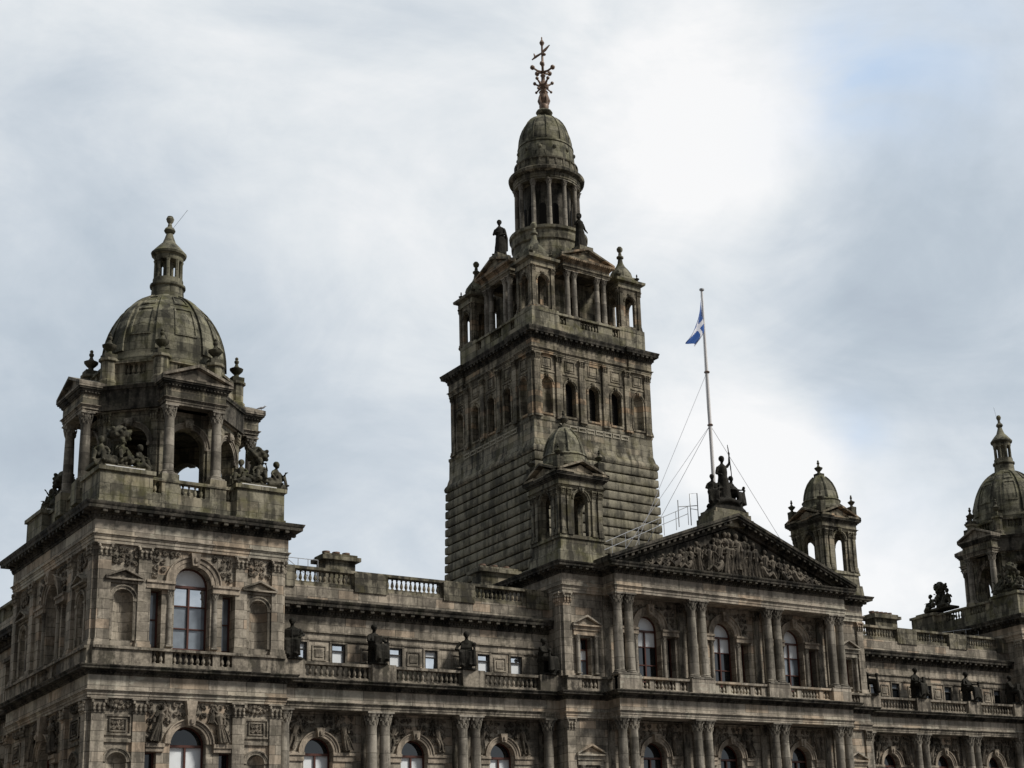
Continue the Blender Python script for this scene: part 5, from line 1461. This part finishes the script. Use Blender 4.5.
put(S0, (-21.38, -.88, gz), .05, 'dark seated statue holding a tablet on the left wing balustrade, nearer the corner pavilion', group_=gw)
put(S1, (-16.52, -.88, gz), -.55, 'dark seated figure with jar at its knee on left wing balustrade nearer the portico', group_=gw)
put(S0, (-25.62, -.88, gz), -.5, 'dark statue half hidden against the right edge of the left corner pavilion', group_=gw)
put(S1, (-11.75, -.88, gz), .3, 'shadowed dark statue tucked against the left side of the central block', group_=gw, flip=True)
put(S1, (11.75, -.88, gz), .9, 'dark statue just right of the central block, mostly behind its corner', group_=gw, flip=True)
put(S0, (16.22, -.88, gz), .1, 'dark seated statue on the right wing balustrade nearer the central block', group_=gw, flip=True)
put(S1, (21.12, -.88, gz), .3, 'dark seated statue on the right wing balustrade nearer the right corner pavilion', group_=gw)
put(S0, (25.62, -.88, gz), .4, 'dark statue at the far right end of the right wing balustrade', group_=gw)
gp = 'sculpture groups on the corner pavilion blocks'
put(G0, (-33.58, -.38, 23.3), 0, 'mossy sculpture group with children on the front left block of the left pavilion', 'sculpture', gp, 1.22)
put(G0, (-27.22, -.38, 23.3), 0, 'mossy sculpture group with children on the front right block of the left pavilion', 'sculpture', gp, 1.22, True)
put(G0, (-33.58, 7.5, 23.3), -PI / 2, 'dark sculpture group in silhouette on the rear block of the left pavilion', 'sculpture', gp, 1.22)
put(G0, (27.22, -.38, 23.3), -PI / 2, 'sculpture group before the arched opening of the right pavilion at the right edge', 'sculpture', gp, 1.22)
put(G0, (27.1, 6.2, 23.3), -PI / 2, 'dark sculpture group with raised urn in silhouette left of the right pavilion', 'sculpture', gp, 1.22, True)
put(C0, (0, -2.05, 25.2), -.15, 'dark standing figure with raised staff between two seated figures on the pediment peak', 'sculpture', sc=1.3)
gt = 'statues on the tower porches'
put(T0, (-3.85, 15.3, 47.2), -PI / 2 + .7, 'tall robed statue on the left porch of the main tower', group_=gt)
put(T1, (.12, 11.5, 47.2), .2, 'tall robed statue on the front porch of the main tower, before the drum', group_=gt)
put(T0, (4.1, 15.3, 47.2), PI / 2, 'partly hidden robed statue on the right porch of the main tower', group_=gt, sc=.8)

# ------------------------------------------------------------------ flagpole, flag, railings
pb = Vector((0.05, -1.15, 24.4)); ptop = Vector((0.05, -1.15, 39.75))
fp = empty('flagpole', pb); tag(fp, 'white flagpole with wire stays rising behind the pediment peak', 'flagpole')
def loc_mb(pts_fn, name, mat, parent):
    b = MB(); pts_fn(b); b.v = [(x - pb.x, y - pb.y, z - pb.z) for x, y, z in b.v]; return b.build(name, mat, parent)
loc_mb(lambda b: b.lathe(pb.x, pb.y, [(.115, pb.z), (.115, 27.5), (.10, 33), (.07, 38), (.055, 39.5)], 12), 'pole', 'pole', fp)
loc_mb(lambda b: b.lathe(pb.x, pb.y, [(.10, 39.48), (.15, 39.52), (.15, 39.6), (.05, 39.64)], 12), 'pole_cap', 'steel', fp)
for z in (30.85, 34.2): loc_mb(lambda b: b.lathe(pb.x, pb.y, [(.15, z - .05), (.18, z), (.15, z + .05)], 12), 'stay_collar', 'clay', fp)
for z, a in ((34.2, (-6.0, -1.2, 22.6)), (30.85, (-6.3, -.2, 22.3)), (30.85, (-3.3, 2.2, 22.9)), (30.85, (8.4, .8, 23.0))):
    loc_mb(lambda b: b.tube([(pb.x, pb.y, z), a], .014, 5), 'stay_wire', 'wire', fp)
loc_mb(lambda b: b.tube([(pb.x - .14, pb.y - .05, 39.6), (pb.x - .2, pb.y - .05, 33), (pb.x - .13, pb.y - .05, 27.5)], .012, 4), 'halyard', 'wire', fp)
# flag: hangs almost limp from its hoist, saltire folded into the drop
b = MB(); b.mat('blue'); NU, NV = 48, 32
top0, bot0 = Vector((-.08, -1.18, 39.2)), Vector((-.06, -1.18, 37.5))
topE, botE = Vector((-1.75, -1.5, 35.65)), Vector((-.75, -1.4, 35.65))
midT, midB = Vector((-.50, -1.35, 37.2)), Vector((.0, -1.3, 36.6))
vs = []
for i in range(NU + 1):
    t = i / NU
    for j in range(NV + 1):
        s_ = j / NV
        a = top0 * (1 - t) ** 2 + midT * 2 * t * (1 - t) + topE * t * t
        c = bot0 * (1 - t) ** 2 + midB * 2 * t * (1 - t) + botE * t * t
        p = a.lerp(c, s_)
        fold = .16 * min(1, t * 2) * math.sin(s_ * 8 + t * 3) + .07 * math.sin(t * 9 + s_ * 3) * t
        p = p + Vector((.35, -1.0, 0.1)).normalized() * fold
        vs.append(p)
o0 = len(b.v); b.v += [tuple(p) for p in vs]
for kk in ('blue', 'white'): b.mat(kk)
for i in range(NU):
    for j in range(NV):
        u, v = (i + .5) / NU, (j + .5) / NV
        w = min(abs(v - u), abs(v - (1 - u))) < .085
        b.mi.append(b.mats.index('white' if w else 'blue'))
        b.f.append([o0 + i * (NV + 1) + j, o0 + (i + 1) * (NV + 1) + j, o0 + (i + 1) * (NV + 1) + j + 1, o0 + i * (NV + 1) + j + 1])
fl = b.build('flag', None, None, recalc=False)
tag(fl, 'blue flag with white diagonal cross hanging folded from the flagpole', 'flag')

def railing(pts, hgt, n, name, label):
    b = MB(); r = .019
    P_ = [Vector(p) for p in pts]
    for hh in (hgt, hgt * .5): b.tube([p + Vector((0, 0, hh)) for p in P_], r, 6)
    tot = sum((P_[i + 1] - P_[i]).length for i in range(len(P_) - 1))
    for i in range(len(P_) - 1):
        k = max(1, int((P_[i + 1] - P_[i]).length / (tot / n)))
        for q in range(k + 1):
            p = P_[i].lerp(P_[i + 1], q / k); b.tube([p - Vector((0, 0, .25)), p + Vector((0, 0, hgt))], r, 6)
    c = b.build(name, 'steel', None); tag(c, label, 'railing'); return c
railing([(-8.3, -1.0, 21.75), (-4.6, -1.0, 23.5), (-1.9, -1.0, 24.75)], .85, 8, 'roof_railing', 'thin metal walkway railing climbing the left slope of the pediment')
b = MB(); b.tube([(-1.7, -1.0, 24.5), (-1.7, -1.0, 26.4), (-1.15, -1.0, 26.5), (-1.15, -1.0, 24.7)], .03, 6)
b.tube([(-2.6, -1.0, 25.5), (-1.2, -1.0, 25.75)], .025, 6); b.tube([(-2.6, -1.0, 24.3), (-2.6, -1.0, 25.9)], .03, 6); b.tube([(-1.7, -1, 25.5), (-1.15, -1, 25.5)], .02, 5)
tag(b.build('ladder_hoop', 'steel', None), 'metal ladder hoops beside the crowning sculpture on the pediment', 'ladder')
railing([(-25.2, 3.0, 20.2), (-22.6, 3.0, 20.2)], .95, 5, 'roof_railing', 'short metal roof railing beside the left pavilion, left of the chimney')
b = MB(); b.tube([(-25.3, 3.05, 21.9), (-24.0, 3.05, 20.4)], .025, 6); b.tube([(-24.2, 3.05, 21.1), (-23.1, 3.05, 20.3)], .02, 6)
tag(b.build('stair_rail', 'steel', None), 'sloping metal rail descending beside the left corner pavilion roof', 'railing')
railing([(24.2, 5.0, 20.1), (26.0, 2.0, 20.1)], 1.0, 4, 'roof_railing', 'metal roof railing beside the right corner pavilion')

# a gull and a lone wall lamp
b = MB()
b.tube([(-.16, 0, .10), (-.05, 0, .13), (.08, 0, .14), (.15, 0, .19)], [.02, .065, .05, .035], 8); b.ball((.17, 0, .21), .04, .035, .035, 8, 5); b.tube([(.20, 0, .205), (.25, 0, .19)], [.012, .004], 5)
b.tube([(-.02, .03, .1), (-.02, .03, 0)], .008, 4); b.tube([(-.02, -.03, .1), (-.02, -.03, 0)], .008, 4); b.tube([(-.1, 0, .13), (-.30, 0, .10)], [.05, .01], 6)
g_ = b.build('gull', 'white', None); g_.location = (-26.45, 1.1, 27.84); g_.rotation_euler = (0, 0, -.8)
tag(g_, 'small white gull perched on the right porch cornice of the left pavilion', 'bird')

# ------------------------------------------------------------------ out-of-view street front, added to darken the hall's left faces
b = MB(); NX, NY0, NL = -49.0, -6.0, 60.0
F = RIGHTF(NX, NY0)
rows = [(1.0, 3.6), (5.2, 7.8), (9.2, 11.6), (13.0, 15.2), (16.6, 18.4)]
bays = [2.5 + 3.4 * i for i in range(17)]
for k, (z0, z1) in enumerate(rows):
    wall(b, F, 0, NL, z0 - 1.0 if k else 0, (rows[k + 1][0] - 1.0) if k < 4 else 19.6, [(u, .62, z0, z1, False) for u in bays], .3)
b.fbox(F, 0, NL, -14, -.4, 0, 19.5)
blk = b.build('shading_street_building', 'wall', None)
tag(blk, 'unseen plain five storey building across the side street, added to shade the city hall', 'building')
b = MB(); cornice(b, [(NX, NY0), (NX, NY0 + NL)], 19.5, 20.2, .5, mod=False); b.build('cornice', 'cornice', blk)
b = MB(); b.box(NX - 14, NX - .2, NY0, NY0 + NL, 20.0, 20.8); b.build('parapet', 'mossy', blk)
for u in bays:
    for z0, z1 in rows: window(blk, F, u, .62, z0, z1, False, -.25, 'white_frame', ('glass', 'skyglass'), 0, (.5,))
# ------------------------------------------------------------------ ground
b = MB(); b.box(-900, 900, -900, 900, -.4, -.15); tag(b.build('ground', 'paving'), kind='structure')
b = MB(); b.box(-900, 900, -16, -5.5, -.149, -.13); tag(b.build('road', 'asphalt'), kind='structure')
b = MB(); b.box(-900, 900, -5.2, 60, -.149, -.0); tag(b.build('pavement', 'kerb'), kind='structure')
b = MB(); b.box(-900, 900, -5.5, -5.2, -.149, .0); tag(b.build('kerb', 'kerb'), kind='structure')
print('objects', len(bpy.data.objects), 'faces', sum(len(m_.polygons) for m_ in bpy.data.meshes))
